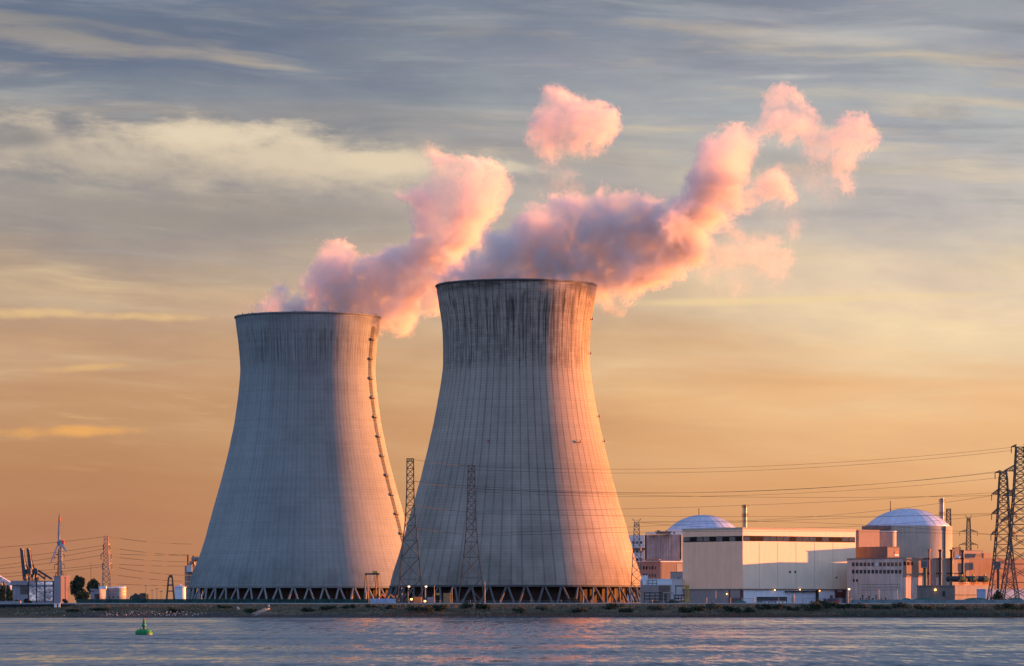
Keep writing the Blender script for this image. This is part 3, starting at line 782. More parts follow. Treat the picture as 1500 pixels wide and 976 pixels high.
def pylon(px, D, prof_px, m, label, group, arms=(), mem=.16, leg=.24, panel=1.7, name='pylon', horns=0):
    k = D/F
    prof = [(max(Z(y, D), GZ) if i else GZ, h*k) for i, (y, h) in enumerate(prof_px)]
    c = (X(px, D), D)
    root = thing(name, (c[0], c[1], GZ), label, 'pylon', group)
    mb = MB(); hw = lattice(mb, c, prof, panel, mem, leg); obj('lattice_body', mb, m, root)
    for y, wl, wr, hgt in arms:
        z = Z(y, D)
        for s, wd in ((-1, wl), (1, wr)):
            if not wd: continue
            mb = MB()
            L = wd*k; h0 = hw(z); tip = Vector((c[0]+s*L, D, z))
            for sy in (-1, 1):
                r0 = Vector((c[0]+s*h0, D+sy*h0, z)); r1 = Vector((c[0]+s*h0, D+sy*h0, z+hgt*k))
                mb.tube(r0, tip, leg*.7, n=4); mb.tube(r1, tip, leg*.6, n=4)
                for q in (.25, .5, .75):
                    mb.tube(r0.lerp(tip, q), r1.lerp(tip, q), mem*.6, n=4); mb.tube(r0.lerp(tip, q), r1.lerp(tip, q-.25), mem*.6, n=4)
            for q in (.0, .33, .66):
                mb.tube(Vector((c[0]+s*h0, D-h0, z)).lerp(tip, q), Vector((c[0]+s*h0, D+h0, z)).lerp(tip, min(1,q+.3)), mem*.6, n=4)
            am = obj('crossarm', mb, m, root)
            mb = MB(); t_ = Vector((c[0]+s*wd*k, D, z))
            mb.path([t_+Vector((0,0,-q*.42)) for q in range(8)], [.10,.26,.12,.26,.12,.26,.12,.2], 6)
            obj('insulator', mb, M_ins, am)
    if horns:
        z = prof[-1][0]; h0 = prof[-1][1]
        for s in (-1, 1):
            mb = MB()
            for sy in (-1, 1): mb.tube((c[0]-s*h0, D+sy*h0, z-2.2), (c[0]+s*horns*k, D, z+1.6), leg*.6, n=4)
            mb.tube((c[0]+s*horns*k, D, z+1.6), (c[0], D, z+.6), mem*.7, n=4)
            obj('crossarm', mb, m, root)
    return root
G_SL = 'lattice pylons in front of the ribbed cooling tower'
pylon(601, 1745, [(884,18.5),(800,11.6),(770,8),(740,6),(715,5.2),(672,4.8)], M_pylon, 'slender dark lattice pylon in the gap between the two cooling towers', G_SL, mem=.17, leg=.30, panel=2.0)
pylon(690.5, 1765, [(884,19.5),(815,11.2),(782,7.9),(750,6.3),(720,5.4),(682,4.8)], M_pylon, 'slender dark lattice pylon in front of the shaded face of the ribbed tower', G_SL, mem=.17, leg=.30, panel=2.0)
pylon(932.6, 1780, [(884,9.5),(820,6),(785,4.2),(765,3.4)], M_pylon_l, 'short lattice pylon with a forked top at the foot of the ribbed tower', 'lattice pylons of the plant', arms=[(806,0,7,4)], horns=6.5, mem=.12, leg=.2)
G_R = 'lattice pylons at the right edge'
pylon(1469.6, 1690, [(884,22),(836,15),(800,11.5),(760,8.6),(727,7),(700,5.6),(691,4.2)], M_pylon, 'dark lattice pylon with three pairs of arms, just left of the tallest pylon', G_R,
      arms=[(724,17,17,7.5),(752.5,17,19,7.5),(783,18,20,7.5),(692.5,12,6,3.5)], mem=.17, leg=.33, panel=1.3)
pylon(1494.5, 1660, [(884,28),(806,16.5),(760,12.5),(720,9.4),(690,7.8),(665,6.6),(655,6)], M_pylon, 'tallest lattice pylon, cut off by the right edge of the photo', G_R,
      arms=[(690,24,24,9),(726,26,26,9),(762,28,28,9),(654.5,13,13,3)], mem=.19, leg=.38, panel=1.15)
pylon(1418.8, 2350, [(884,6),(806,3.6),(775,2.8),(759,2.2)], M_pylon, 'small distant T-armed pylon right of the domed reactor', 'lattice pylons of the plant', arms=[(779,13,13,3.5),(798,13.5,13.5,3.5)], horns=5, mem=.14, leg=.22)
pylon(1389.5, 2285, [(800,4),(772,3.4),(745.5,2.9)], M_pylon, 'short lattice mast standing beside the stack of the domed reactor', 'lattice pylons of the plant', mem=.16, leg=.24, name='lattice_mast', panel=2.0)
pylon(155.6, 1800, [(884,6.8),(850,5.2),(820,3.7),(800,3.0),(785.6,2.8)], mat('sunlit pylon steel', (.40,.24,.16), .6, .1), 'sunlit orange lattice pylon behind the white round tank', 'lattice pylons at the left',
      arms=[(798,4.2,5.4,2),(811.5,7.5,7.5,2.5),(826,5.5,8.5,2.5)], mem=.12, leg=.2, panel=1.5)
pylon(87.4, 2450, [(884,3.6),(845,2.8),(801,1.8)], M_pylon, 'thin dark pylon hidden right behind the wind turbine mast', 'lattice pylons at the left', arms=[(813,7.2,7.2,1.5),(827,7.5,7.5,1.5),(840,6,6,1.5)], mem=.15, leg=.22)

# ------------------------------------------------------------------ power lines
def wire(p0, p1, sag, r, label, group, markers=0):
    p0, p1 = Vector(p0), Vector(p1); pts = []
    for i in range(25):
        s = i/24; q = p0.lerp(p1, s); q.z -= 4*sag*s*(1-s); pts.append(q)
    o = solo('power_line', MB().path(pts, r, 4), M_wire, label, 'power line', group)
    return o
GW = 'power lines between the pylons'
def wpx(x0, y0, d0, x1, y1, d1, sag_px, label, r=.062):
    wire(P(x0,y0,d0), P(x1,y1,d1), sag_px*(d0+d1)/2/F, r, label, GW)
lr = 'thin power line sagging across the orange sky between the ribbed tower and the right pylons'
for x0,y0,d0,x1,y1,d1,s in ((693,683,1765,1482,655.5,1660,15),(690,688,1765,1482,660,1660,16),(697,716,1765,1458,692.5,1690,16),(697,720,1765,1463,700,1690,16),
        (697,749,1765,1452,722,1690,5.5),(690,716,1766,1452,726,1690,7),(697,752,1765,1453,754,1690,4),(697,783,1765,1452,752,1690,-2),(690,786,1766,1451,783,1690,-6),
        (606,705,1745,1468,690,1660,24),(933,765,1780,1466,724,1660,12),(936,765,1780,1453,783,1690,-8),(938,766,1780,1470,752,1660,14)):
    wpx(x0,y0,d0,x1,y1,d1,s,lr,.075)
ls = 'thin dark power line strung between the two slender pylons before the ribbed tower'
for y0,y1 in ((673,683),(705,716),(740,750),(773,783)): wpx(605,y0,1745,687,y1,1765,1.2,ls,.10)
ll = 'thin power line running from the sunlit orange pylon out to the left edge'
for y0,y1,s in ((804,786.5,1.5),(821,799,2),(832,804,2),(836,813,2),(843,827,1),(848,830,1.5)): wpx(-30,y0,1780,152,y1,1800,s,ll,.10)
lm = 'thin power line running from the sunlit orange pylon to the pale tower'
for y0,y1,s in ((786.5,797,3),(802,814,2.5),(811,812,2),(815,823,2.5),(826,829,1.5),(829,843,3),(841,852,2),(855,858,1)): wpx(159,y0,1800,296+(y1-797)*-.3,y1,2330,s,lm,.12)

# ------------------------------------------------------------------ block left of the hall
root, poly, fr, fl = block('annex_building', 997, 2150, 945, 1003, 783, mat('weathered grey concrete', (.30,.31,.33), .9, var=.25, scale=.2, streak=.45), 'streaky grey concrete block left of the cream hall, plant on its roof', 'building')
mb = MB(); fl.slab(mb, 996, 998, 784, 820, .12, .05); obj('dark_corner_strip', mb, M_dark, root)  # dark strip down the right corner of the block
mb = MB(); fl.slab(mb, 944.8, 947, 784, 820, .15, .05); obj('drain_pipe', mb, M_rust, root)
p = P(972, 783, 2157)
mb = MB(); mb.box(p.x-4, p.x+4, p.y, p.y+4, p.z, p.z+1.6)
for q in range(5): mb.tube((p.x-4+q*2, p.y-.3, p.z), (p.x-4+q*2, p.y-.3, p.z+1.2+(q%2)*1.1), .25, n=5)
mb.tube((p.x-5, p.y-.4, p.z+1.5), (p.x+5, p.y-.4, p.z+1.5), .3, n=6); mb.tube((p.x-3,p.y+1,p.z+1.6),(p.x-3,p.y+1,p.z+2.4), .9, n=8); mb.tube((p.x+2,p.y+1,p.z+1.6),(p.x+2,p.y+1,p.z+2.4), .9, n=8)
obj('roof_plant', mb, M_steel, root)
p = P(952, 783, 2165); obj('roof_parapet', MB().box(p.x-2.4, p.x+4.2, p.y, p.y+5, p.z, p.z+1.2), M_whitegrey, root)
mb = MB(); fbox(mb, 978, 1000, 776.5, 784, 2300, 6); o = solo('plant_room', mb, M_white, 'small white roof room at the foot of the hidden lilac dome', 'roof room')
mb = MB(); fbox(mb, 986.5, 988.5, 779, 782.4, 2299.9, .3); w_ = obj('window', mb, M_glass, o)
# pale sheds between tower and block
mb = MB(); fbox(mb, 915, 944, 784, None, 2260, 12); o = solo('storage_shed', mb, M_whitegrey, 'pale shed seen behind the short forked lattice pylon', 'shed')
for y in (793, 806, 818):
    for x in (926, 931.5, 937):
        mb = MB(); fbox(mb, x, x+3.6, y, y+3.6, 2259.8, .3); obj('window', mb, M_glass, o)
mb = MB(); fbox(mb, 925, 945, 803, 805.5, 2259, .9); obj('balcony', mb, M_rust, o)
# windowed building and its sunlit side wall
root, poly, fr, fl = block('office_building', 967.5, 2110, 930, 1002, 822, M_brownbrick, 'small pinkish office block with two rows of windows left of the cream hall', 'building', mroof=M_white)
mb = MB(); fr.slab(mb, 968.6, 1001, 824, None, .12, .05); obj('side_wall', mb, mat('dull pink wall', (.20,.155,.135), .9, var=.14, streak=.2), root)  # sunlit face laid over the brick in a tone of its own
mb = MB(); fl.slab(mb, 942, 968, 819.5, 820.8, 1.6, .2); obj('canopy', mb, M_salmon_sunlit, root)
for row in (829.4, 840.4):
    for i in range(6):
        x = 937.6 + i*4.3
        mb = MB(); fl.slab(mb, x, x+2.2, row, row+5, .08, .02); obj('window', mb, M_winwarm if (i == 4 and row < 835) or random.random()<.15 else M_glass, root)
mb = MB(); fr.slab(mb, 991, 999, 826, 838, .2, .05); obj('wall_patch', mb, M_conc_l, root)
root, poly, fr, fl = block('brick_annex', 1000.5, 1888, 982, 1003.5, 837.5, M_brownbrick, 'plain pinkish box annex against the left end of the cream hall', 'building', mroof=M_conc_d)
mb = MB(); fl.slab(mb, 993, 995, 845.5, 847.5, .06, .02); obj('vent', mb, M_glass, root)
root, poly, fr, fl = block('low_shed', 984, 1880, 938, 990, 848, M_white, 'low white strip roofed shed in front of the small office block', 'shed', depth_r=9)
mb = MB(); fl.slab(mb, 938.5, 983.5, 857, None, .1, .05); obj('lower_wall', mb, M_brownbrick, root)
mb = MB(); fl.slab(mb, 965, 981, 858.5, None, .16, .05); obj('door', mb, M_glass, root)
# yard clutter between tower and hall
def frame_rack(px0, px1, y0, D, label, m, cols=4, beams=2):
    root = thing('pipe_rack', (X((px0+px1)/2, D), D, GZ), label, 'pipe rack', 'pipe racks in the yard')
    z1 = Z(y0, D)
    for i in range(cols):
        x = X(px0 + (px1-px0)*i/(cols-1), D); obj('post', MB().box(x-.18, x+.18, D-.18, D+.18, GZ-.1, z1), m, root)
    for b in range(beams):
        z = z1 - b*1.4; obj('pipe', MB().tube((X(px0-1,D), D-.3, z), (X(px1+1,D), D-.3, z), .26, n=8), m, root)
    return root
frame_rack(944, 975, 868.5, 1700, 'dark low pipe rack in the yard beside the ribbed tower foot', M_dark, 5, 3)
frame_rack(950, 962, 850, 1730, 'thin grey gantry frame before the low white shed', M_steel, 3, 2)
frame_rack(972, 986, 868.5, 1690, 'small cream portal frame in the yard left of the hall', M_conc_l, 3, 1)
frame_rack(990, 1006, 858.5, 1700, 'dark overhead bar frame at the left corner of the hall', M_dark, 2, 1)
frame_rack(988, 1004, 872, 1695, 'dark squat pipe rack at the left corner of the hall', M_dark, 4, 3)
p = P(1006.5, 884, 1690)
root = thing('loading_arm', (p.x, p.y, GZ), 'yellow loading tower with a cap by the corner of the hall', 'loading tower')
mb = MB(); lattice(mb, (p.x, p.y), [(GZ,.8),(Z(861,1690),.6)], 1.6, .12, .18); obj('mast', mb, M_yellow, root)
obj('head', MB().box(p.x-1.6, p.x+.9, p.y-.7, p.y+.7, Z(861,1690), Z(857.5,1690)), M_yellow, root)
obj('drive_box', MB().box(p.x-1, p.x+1.2, p.y-.8, p.y+.8, GZ, Z(876,1690)), M_yellow, root)
mb = MB(); fbox(mb, 939.5, 949, 843, 850, 1770, 2.5); solo('tank_box', mb, M_whitegrey, 'pale box tank raised beside the short forked pylon', 'tank')
root = thing('tank_stand', P(944, 884, 1771), 'steel legs carrying the pale box tank by the forked pylon', 'stand'); root.location.z = GZ
for x in (940, 948):
    for dy in (0.4, 2.1): obj('leg', MB().box(X(x,1770)-.15, X(x,1770)+.15, 1770+dy-.15, 1770+dy+.15, GZ-.1, Z(850,1770)), M_steel, root)

# ------------------------------------------------------------------ buildings right of the hall
root, poly, fr, fl = block('service_building', 1322, 1850, 1241, 1530, 817.2, mat('pale board marked concrete', (.52,.40,.345), .9, var=.14, scale=.2, streak=.3), 'long concrete service building with two rows of square windows', 'building', mroof=M_conc_d, depth_l=None)
svc, sfr, sfl = root, fr, fl
mb = MB(); fr.slab(mb, 1322.6, 1420, 817.9, 846, .10, .05); obj('side_wall', mb, M_salmon_sunlit, root)  # sunlight painted as a warm sheet, ending where the wall falls into shade
mb = MB(); fr.slab(mb, 1420.2, 1530, 817.9, None, .10, .05); obj('side_wall', mb, mat('deep salmon sunlit side', (.22,.135,.10), .9, var=.22, scale=.1, streak=.2), root)  # rest of the sunlit wall, its warm light painted in a deeper tone
for row in (824.4, 835.2):
    for i in range(13):
        x = 1248.2 + i*5.72
        mb = MB(); fl.slab(mb, x-.35, x+3.75, row-.4, row+5.2, .05, .02); fr_ = obj('window', mb, M_conc_d, root)
        mb = MB(); fl.slab(mb, x, x+3.4, row, row+4.8, .09, -.02); obj('pane', mb, M_glass if not (i == 6 and row < 830) else M_whitegrey, fr_)
for x in (1323.6, 1329, 1334.2):
    mb = MB(); fr.slab(mb, x-.3, x+3.2, 823, 828.4, .16, .02); fr_ = obj('window', mb, M_frame, root)
    mb = MB(); fr.slab(mb, x, x+2.8, 823.5, 828, .2, -.1); obj('pane', mb, M_winwarm, fr_)
for x in (1249.5, 1254.2):
    mb = MB(); fl.slab(mb, x, x+2.4, 848.5, 852.5, .07, .02); obj('window', mb, M_winwarm, root)
for i in range(3):
    mb = MB(); fl.slab(mb, 1262, 1318, 856+i*4, 856.7+i*4, .05, .02); obj('ledge', mb, M_conc_d, root)
for x0, x1 in ((1361.5,1368.5),(1377,1384),(1393,1400)):
    mb = MB(); fr.slab(mb, x0, x1, 818, 858, 1.3, .05); obj('pilaster', mb, M_conc_l, root)
for i in range(9):
    x = 1266 + i*4.6 + random.uniform(-.8,.8); pt, z = fl.at(x, 884); pt = pt + fl.n*3
    h_ = random.uniform(2.2, 4.2)
    mb = MB(); mb.tube((pt.x, pt.y, GZ), (pt.x, pt.y, GZ+h_), .28, .24, 8); mb.tube((pt.x,pt.y,GZ+h_),(pt.x,pt.y,GZ+h_+.5), .4, .4, 8)
    solo('vent_pipe', mb, M_dark, 'short dark vent pipe in the row at the foot of the windowed concrete wall', 'vent pipe', 'short vent pipes in a row')

zr = Z(817.2, 1850)
poly, fr, fl = corner(1299, 1895, 1250, 1317.5)
root = thing('roof_block', (poly[0][0], poly[0][1], zr), 'dark brown penthouse block on the windowed service building, sunlit at one end', 'roof block')
zk = Z(800.8, 1895)
M_ph = mat('dark penthouse sheet', (.115,.10,.098), .9, var=.25, streak=.3)
obj('wall', MB().prism(poly, zr, zk-.4), M_ph, root); obj('roof', MB().prism(inset(poly,-.25), zk-.4, zk), M_ph, root)
mb = MB(); fr.slab(mb, 1299.8, 1317, 801.6, 816, .1, .05); obj('end_wall', mb, M_salmon_sunlit, root)  # sunlit end: warm light put into the wall colour
mb = MB(); fr.slab(mb, 1310, 1315.8, 812, 814.6, .25, -.05); obj('panel', mb, M_white, root)
mb = MB(); fr.slab(mb, 1310.5, 1315.5, 808.2, 810.8, .25, -.05); obj('panel', mb, M_redp, root)
root, poly, fr, fl = block('plant_block', 1258, 1945, 1252.5, 1288.5, 776, mat('pale pink wall', (.27,.20,.17), .9, var=.1, streak=.15), 'tall pinkish block between the cream hall and the grey drum reactor', 'building')
mb = MB(); fl.slab(mb, 1252.8, 1257.8, 777, 802, .1, .02); obj('side_wall', mb, M_conc_d, root)  # dark sheet puts the shade of the left face into its colour
p = P(1301, 778, 1965)
mb = MB(); mb.lathe([(13*1965/F, GZ-.1),(13*1965/F, p.z-.4),(13*1965/F+.25, p.z-.4),(13*1965/F+.25, p.z)], (p.x, 1965+4, 0), 48)
o = solo('storage_tank', mb, M_whitegrey, 'pale grey upright drum nestled against the reactor drum', 'tank')
for q in o.data.polygons: q.use_smooth = len(q.vertices) == 4
# roof structures to the right of the drum
root, poly, fr, fl = block('roof_block', 1408, 1960, 1403, 1440, 806.2, M_brownbrick, 'flat brown roof block right of the reactor drum above the sunlit salmon wall', 'roof block', ybot=818.5, mroof=M_conc_d)
root.location.z = root.location.z
mb = MB(); fr.slab(mb, 1412, 1439, 811, 816, .15, .02); obj('louvre', mb, M_conc_d, root)
root, poly, fr, fl = block('roof_block', 1398, 1950, 1395, 1405, 802.4, M_conc_d, 'small dark roof box tucked against the right side of the reactor drum', 'roof block', ybot=818.5)
root, poly, fr, fl = block('roof_block', 1441, 1965, 1438, 1452, 810.3, M_salmon_sunlit, 'small sunlit salmon roof box at the end of the flat brown block', 'roof block', ybot=818.5)
mb = MB(); fbox(mb, 1399.5, 1407.5, 801.6, 806, 1957, 2); solo('roof_fan', mb, M_yellow, 'yellowish fan box on the roof right of the reactor drum', 'fan box')
p, z = sfr.at(1401, 817)
root = thing('vent_hood', (p.x+2, p.y+2, zr), 'white cowl hood on the roof near the fourth exhaust pipe', 'vent hood')
obj('cowl', MB().tube((p.x+.4, p.y+1.5, zr), (p.x+1.6, p.y+1.6, zr+1.3), 1.1, .9, 12), M_white, root)
# exhaust pipes in front of the long wall
for i, (px, y0, lb) in enumerate(((1352.4, 804.8, 'sunlit orange exhaust pipe, first and thinnest of four against the salmon wall'), (1369, 805.4, 'black exhaust pipe standing next to the sunlit orange one'),
        (1385.3, 805.4, 'black exhaust pipe right above the left end of the black tanks'), (1401.8, 806, 'black exhaust pipe nearest the flat brown roof block'))):
    pt, z = sfr.at(px, 860); pt = pt + sfr.n*4.0
    D = pt.y; r = .75 if i else .55
    root = thing('exhaust_pipe', (pt.x, pt.y, GZ), lb, 'exhaust pipe', 'exhaust pipes before the salmon wall')
    m_ = M_dark if i else mat('sunlit orange pipe', (.34,.10,.05), .7)  # first pipe has the orange sunlight put into its colour
    obj('pipe', MB().tube((pt.x, pt.y, GZ-.1), (pt.x, pt.y, Z(y0, D)), r, r*.9, 12), m_, root)
    obj('cap', MB().tube((pt.x, pt.y, Z(y0+2.4, D)), (pt.x, pt.y, Z(y0-.2, D)), r*1.35, r*1.4, 12), m_, root)
    for y in (818.5, 840):
        mb = MB(); mb.tube((pt.x, pt.y, Z(y, D)), (pt.x-sfr.n.x*4, pt.y-sfr.n.y*4, Z(y, D)), .28, n=6); mb.tube((pt.x, pt.y, Z(y+1.2, D)), (pt.x, pt.y, Z(y-1.2, D)), r*1.5, n=10); obj('bracket', mb, M_dark, root)
# intake boxes on posts
for px, y0, y1, lb, mp in ((1342.2, 821.5, 832, 'grey intake box on a dark green post left of the exhaust pipes', M_green_post), (1449.4, 822.4, 833, 'grey intake box on a black post right of the black tanks', M_dark)):
    pt, z = sfr.at(px, 860); pt = pt + sfr.n*5.5; D = pt.y
    root = thing('intake_box', (pt.x, pt.y, GZ), lb, 'intake box', 'intake boxes on posts')
    obj('post', MB().tube((pt.x+.5, pt.y, GZ-.1), (pt.x+.5, pt.y, Z(y1, D)), .75, n=10), mp, root)
    obj('housing', MB().box(pt.x-1.5, pt.x+1.4, pt.y-1.5, pt.y+1.5, Z(y1, D), Z(y0, D)), M_steel, root)
    mb = MB()
    for q in range(5): mb.box(pt.x-1.2, pt.x+1.1, pt.y-1.62, pt.y-1.5, Z(y1-1.5-q*1.7, D), Z(y1-2.3-q*1.7, D))
    obj('louvre', mb, M_dark, root)
# tank platform
D0 = 1790
mb = MB(); fbox(mb, 1347.5, 1398, 858.6, None, D0, 12); o = solo('pump_house', mb, M_conc_d, 'low grey concrete pump house with one lit lamp', 'building'); 
mb = MB(); fbox(mb, 1346.8, 1398.3, 857.6, 859.0, D0-.4, 12.6); obj('roof', mb, M_conc_d, o)
mb = MB(); fbox(mb, 1380.5, 1384.5, 866, 874, D0-.1, .3); obj('door', mb, M_dark, o)
root, poly, fr, fl = block('tank_plinth', 1398.8, 1792, 1397, 1456, 857.4, M_conc_l, 'pale sunlit concrete plinth carrying the row of black tanks', 'plinth', depth_l=14)
zp = Z(857.4, 1792)
mb = MB(); fr.slab(mb, 1400, 1455, 871, 872.6, .15, .05); obj('skirting', mb, M_conc_d, root)
wl = thing('wall_lamp', P(1370.2, 863.9, D0-.6), 'lit orange lamp on the low grey pump house', 'lamp')
p = P(1370.2, 863.9, D0-.6)
obj('bracket', MB().tube((p.x, p.y, p.z), (p.x, p.y+.7, p.z+.3), .12, n=5), M_dark, wl)
obj('lamp_globe', MB().lathe([(.05,-.4),(.4,-.28),(.45,0),(.28,.25),(.05,.3)], (p.x, p.y, p.z), 10), M_lamp, wl, True)
# black tanks lying along the plinth, rounded ends with yellow pipework
for i, (x0, x1, dd, lb) in enumerate(((1387, 1412.5, 0, 'black horizontal tank on the plinth, the long left one'), (1405, 1429, 7, 'black horizontal tank on the plinth, the middle one'), (1421, 1446, 14, 'black horizontal tank on the plinth, nearest the post box'))):
    D = 1800 + dd; k = D/F; zc_ = Z(848.3, D); r = 4.3*k; rim = 5
    a = Vector((X(x0, D), D, zc_)); b = Vector((X(x1, D), D, zc_))
    root = thing('storage_tank', (a.x, a.y, zp), lb, 'tank', 'black horizontal tanks on the plinth')
    prof = [(r*.3,-.5),(r*.75,-.3),(r,.35),(r,(b-a).length-.35),(r*.75,(b-a).length+.3),(r*.3,(b-a).length+.5)]
    mb = MB(); n = 20; vs = []; fs = []
    for rr_, z_ in prof:
        for q in range(n): vs.append(a + Vector((z_, rr_*math.cos(2*math.pi*q/n), rr_*math.sin(2*math.pi*q/n))))
    for j in range(len(prof)-1):
        for q in range(n): fs.append((j*n+q, (j+1)*n+q, (j+1)*n+(q+1)%n, j*n+(q+1)%n))
    fs += [tuple(range(n)), tuple(range(len(prof)*n-1, (len(prof)-1)*n-1, -1))]
    mb.add(vs, fs); obj('vessel', mb, M_dark, root, False)
    for f_ in (.2, .8):
        q = a.lerp(b, f_); obj('saddle', MB().box(q.x-.4, q.x+.4, q.y-r*.8, q.y+r*.8, zp, zc_-r*.5), M_conc_d, root)
    mb = MB()
    for q in range(7):
        s = b + Vector((-.8+random.uniform(-1.5,1.6), -r-.3+random.uniform(-.5,.3), 0)); e = s + Vector((random.uniform(-1.5,1.2), 0, random.uniform(-1.6,1.4)))
        mb.tube(s + Vector((0,0,random.uniform(-1.8,.6))), e, .2, n=6)
    mb.tube(b+Vector((-1.4,-r-.2,-.2)), b+Vector((.6,-r-.2,-.2)), .75, n=10); mb.tube(b+Vector((.2,-r-.2,-2.2)), b+Vector((.2,-r-.2,.3)), .28, n=8)
    mb.tube(b+Vector((-2,-r-.3,-2)), b+Vector((1.5,-r-.3,-2)), .25, n=8)
    obj('valve_gear', mb, M_yellow, root)
    mb = MB().tube(a.lerp(b,.85)+Vector((0,0,r-.1)), a.lerp(b,.85)+Vector((0,0,r+.7)), .55, n=10); obj('manhole', mb, M_yellow, root)
mb = MB(); z_ = zp
for q in range(26):
    s = fr.c + fr.d*(q*fr.L(1456)/25) + fr.n*.12; mb.tube((s.x, s.y, z_), (s.x, s.y, z_+1.1), .07, n=4)
s, e = fr.c + fr.n*.12, fr.c + fr.d*fr.L(1456) + fr.n*.12
for h_ in (.2, .6, 1.1): mb.tube((s.x, s.y, z_+h_), (e.x, e.y, z_+h_), .10, n=4)
solo('guard_rail', mb, M_orange, 'orange guard rail along the edge of the tank plinth', 'guard rail')
root, poly, fr, fl = block('low_shed', 1444, 1770, 1436.5, 1512, 863, M_bluepan, 'low pale blue shed behind the dark conifer and the right pylons', 'shed', th=30, depth_l=7)
# ------------------------------------------------------------------ yard: fences, covers, containers, vehicles
def fence(name, x0, x1, D, h, label, mpan, mpost, step, bars=None, alpha=None):
    xa, xb = X(x0, D), X(x1, D)
    root = thing(name, ((xa+xb)/2, D, GZ), label, 'fence')
    n = max(2, int((xb-xa)/step))
    zb_ = 5.3
    if bars:
        mb = MB(); m_ = int((xb-xa)/bars)
        for i in range(m_): x = xa + (xb-xa)*i/m_; mb.box(x-.045, x+.045, D-.03, D+.03, zb_, zb_+h)
        for q in (.15, h-.2): mb.box(xa, xb, D+.032, D+.10, zb_+q, zb_+q+.08)
        obj('panel', mb, mpan, root)
    else: obj('panel', MB().box(xa, xb, D-.02, D+.02, zb_, zb_+h), mpan, root)
    for i in range(n+1):
        x = xa + (xb-xa)*i/n; obj('post', MB().tube((x, D-.12, zb_-.3), (x, D-.12, zb_+h+.25), .10, n=6), mpost, root)
    return root
def mesh_mat(name, col, cover):
    m, t = new_mat(name)
    pos = t.n('ShaderNodeNewGeometry').outputs['Position']
    n = t.noise(pos, .5, 4, .6)
    c = t.mix(t.mr(n, .3, .7), tuple(x*.7 for x in col)+(1,), tuple(x*1.3 for x in col)+(1,))
    finish(t, c, .9, spec=.1, alpha=cover); return m
fence('mesh_fence', 112, 540, 1553, 2.15, 'long dark green mesh fence along the dike at the left', mesh_mat('green windbreak net', (.022,.060,.055), .86), M_green_post, 7.5)
fence('bar_fence', 1000, 1246, 1553, 2.5, 'grey bar fence before the cream hall', M_rail, M_rail, 9, bars=.62)
fence('panel_fence', 1246, 1500, 1556, 1.9, 'pale green and blue panel fence along the right yard', mat('pale green sheet', (.12,.17,.18), .7, var=.4, scale=.35), M_rail, 6)
fence('bar_fence', 600, 1000, 1553, 1.6, 'low grey bar fence at the foot of the ribbed tower', M_rail, M_rail, 12, bars=.9)
mb = MB(); mb.box(-470, 470, 1549.2, 1550.2, 5.2, 5.82)
o = solo('kerb', mb, mat('kerb concrete', (.36,.35,.34), .9, var=.12, scale=.5), 'x', 'x'); del o['label']; del o['category']; o['kind'] = 'structure'
def cover(px0, px1, ytop, D, ln, label):
    xa, xb = X(px0, D), X(px1, D); r = 0; h_ = Z(ytop, D)-5.3
    cx_, w_ = (xa+xb)/2, (xb-xa)/2
    root = thing('arched_cover', (cx_, D, 5.3), label, 'cover', 'green arched covers in the yard')
    pts = [(cx_ + w_*math.cos(math.pi*i/14), 5.25 + h_*math.sin(math.pi*i/14)**.8) for i in range(15)]
    mb = MB(); n = len(pts)
    mb.add([(p[0], D, p[1]) for p in pts]+[(p[0], D+ln, p[1]) for p in pts], [tuple(range(n-1,-1,-1)), tuple(range(n,2*n))]+[(i,i+1,n+i+1,n+i) for i in range(n-1)]+[(n-1,0,n,2*n-1)])
    obj('tarpaulin', mb, M_tarp, root)
    for q in (0.02, .5, .98):
        mb = MB().path([(p[0], D+ln*q, p[1]+.04) for p in pts], .09, 4); obj('hoop', mb, M_green_post, root)
cover(1321, 1337, 876.5, 1562, 6, 'small green arched cover just right of the windowed concrete wall')
cover(1334, 1376, 876.4, 1566, 6, 'long green arched cover in front of the low pump house')
cover(1409, 1452, 876.0, 1562, 6, 'big green arched cover left of the dark conifer')
cover(1480, 1501, 876.0, 1566, 6, 'green arched cover under the tallest pylon')
cover(1075, 1094, 880.0, 1562, 5, 'small low green cover near the corner of the cream hall')
mb = MB(); fbox(mb, 1109, 1153, 874.6, None, 1590, 3); o = solo('container', mb, M_frame, 'long dark brown container behind the bar fence', 'container')
for x in range(14): obj('rib', fbox(MB(), 1110.5+x*3, 1111.2+x*3, 875, 883.8, 1589.85, .2), M_frame, o)
for i in range(8):
    x = 1113 + i*5.1; rr = random.choice((M_bluepan, M_whitegrey, M_steel))
    D = 1565; mb = MB(); xx = X(x, D)
    mb.prism([(xx-.9,D),(xx+.9,D),(xx+.9,D+4),(xx-.9,D+4)], 5.75, 6.45); mb.prism([(xx-.75,D+.9),(xx+.75,D+.9),(xx+.75,D+3.4),(xx-.75,D+3.4)], 6.45, 7.0)
    root = thing('parked_car', (xx, D, 5.3), 'small parked car in the row behind the bar fence', 'car', 'cars parked behind the bar fence')
    obj('body', mb, rr, root)
    obj('windscreen', MB().box(xx-.68, xx+.68, D+.86, D+.9, 6.5, 6.95), M_glass, root)
    for sx in (-.75, .75):
        for yy in (.8, 3.2): obj('wheel', MB().tube((xx+sx-.12, D+yy, 5.62), (xx+sx+.12, D+yy, 5.62), .34, n=10), M_dark, root)
D = 1565
root = thing('lorry', (X(1217, D), D, 5.3), 'dark blue lorry with a red cab behind the bar fence', 'lorry')
obj('load_box', fbox(MB(), 1206.5, 1224, 876.6, 881.6, D, 2.4), M_blue, root)
obj('cab', fbox(MB(), 1224.6, 1229.5, 877.8, 882.2, D, 2.3), M_redp, root)
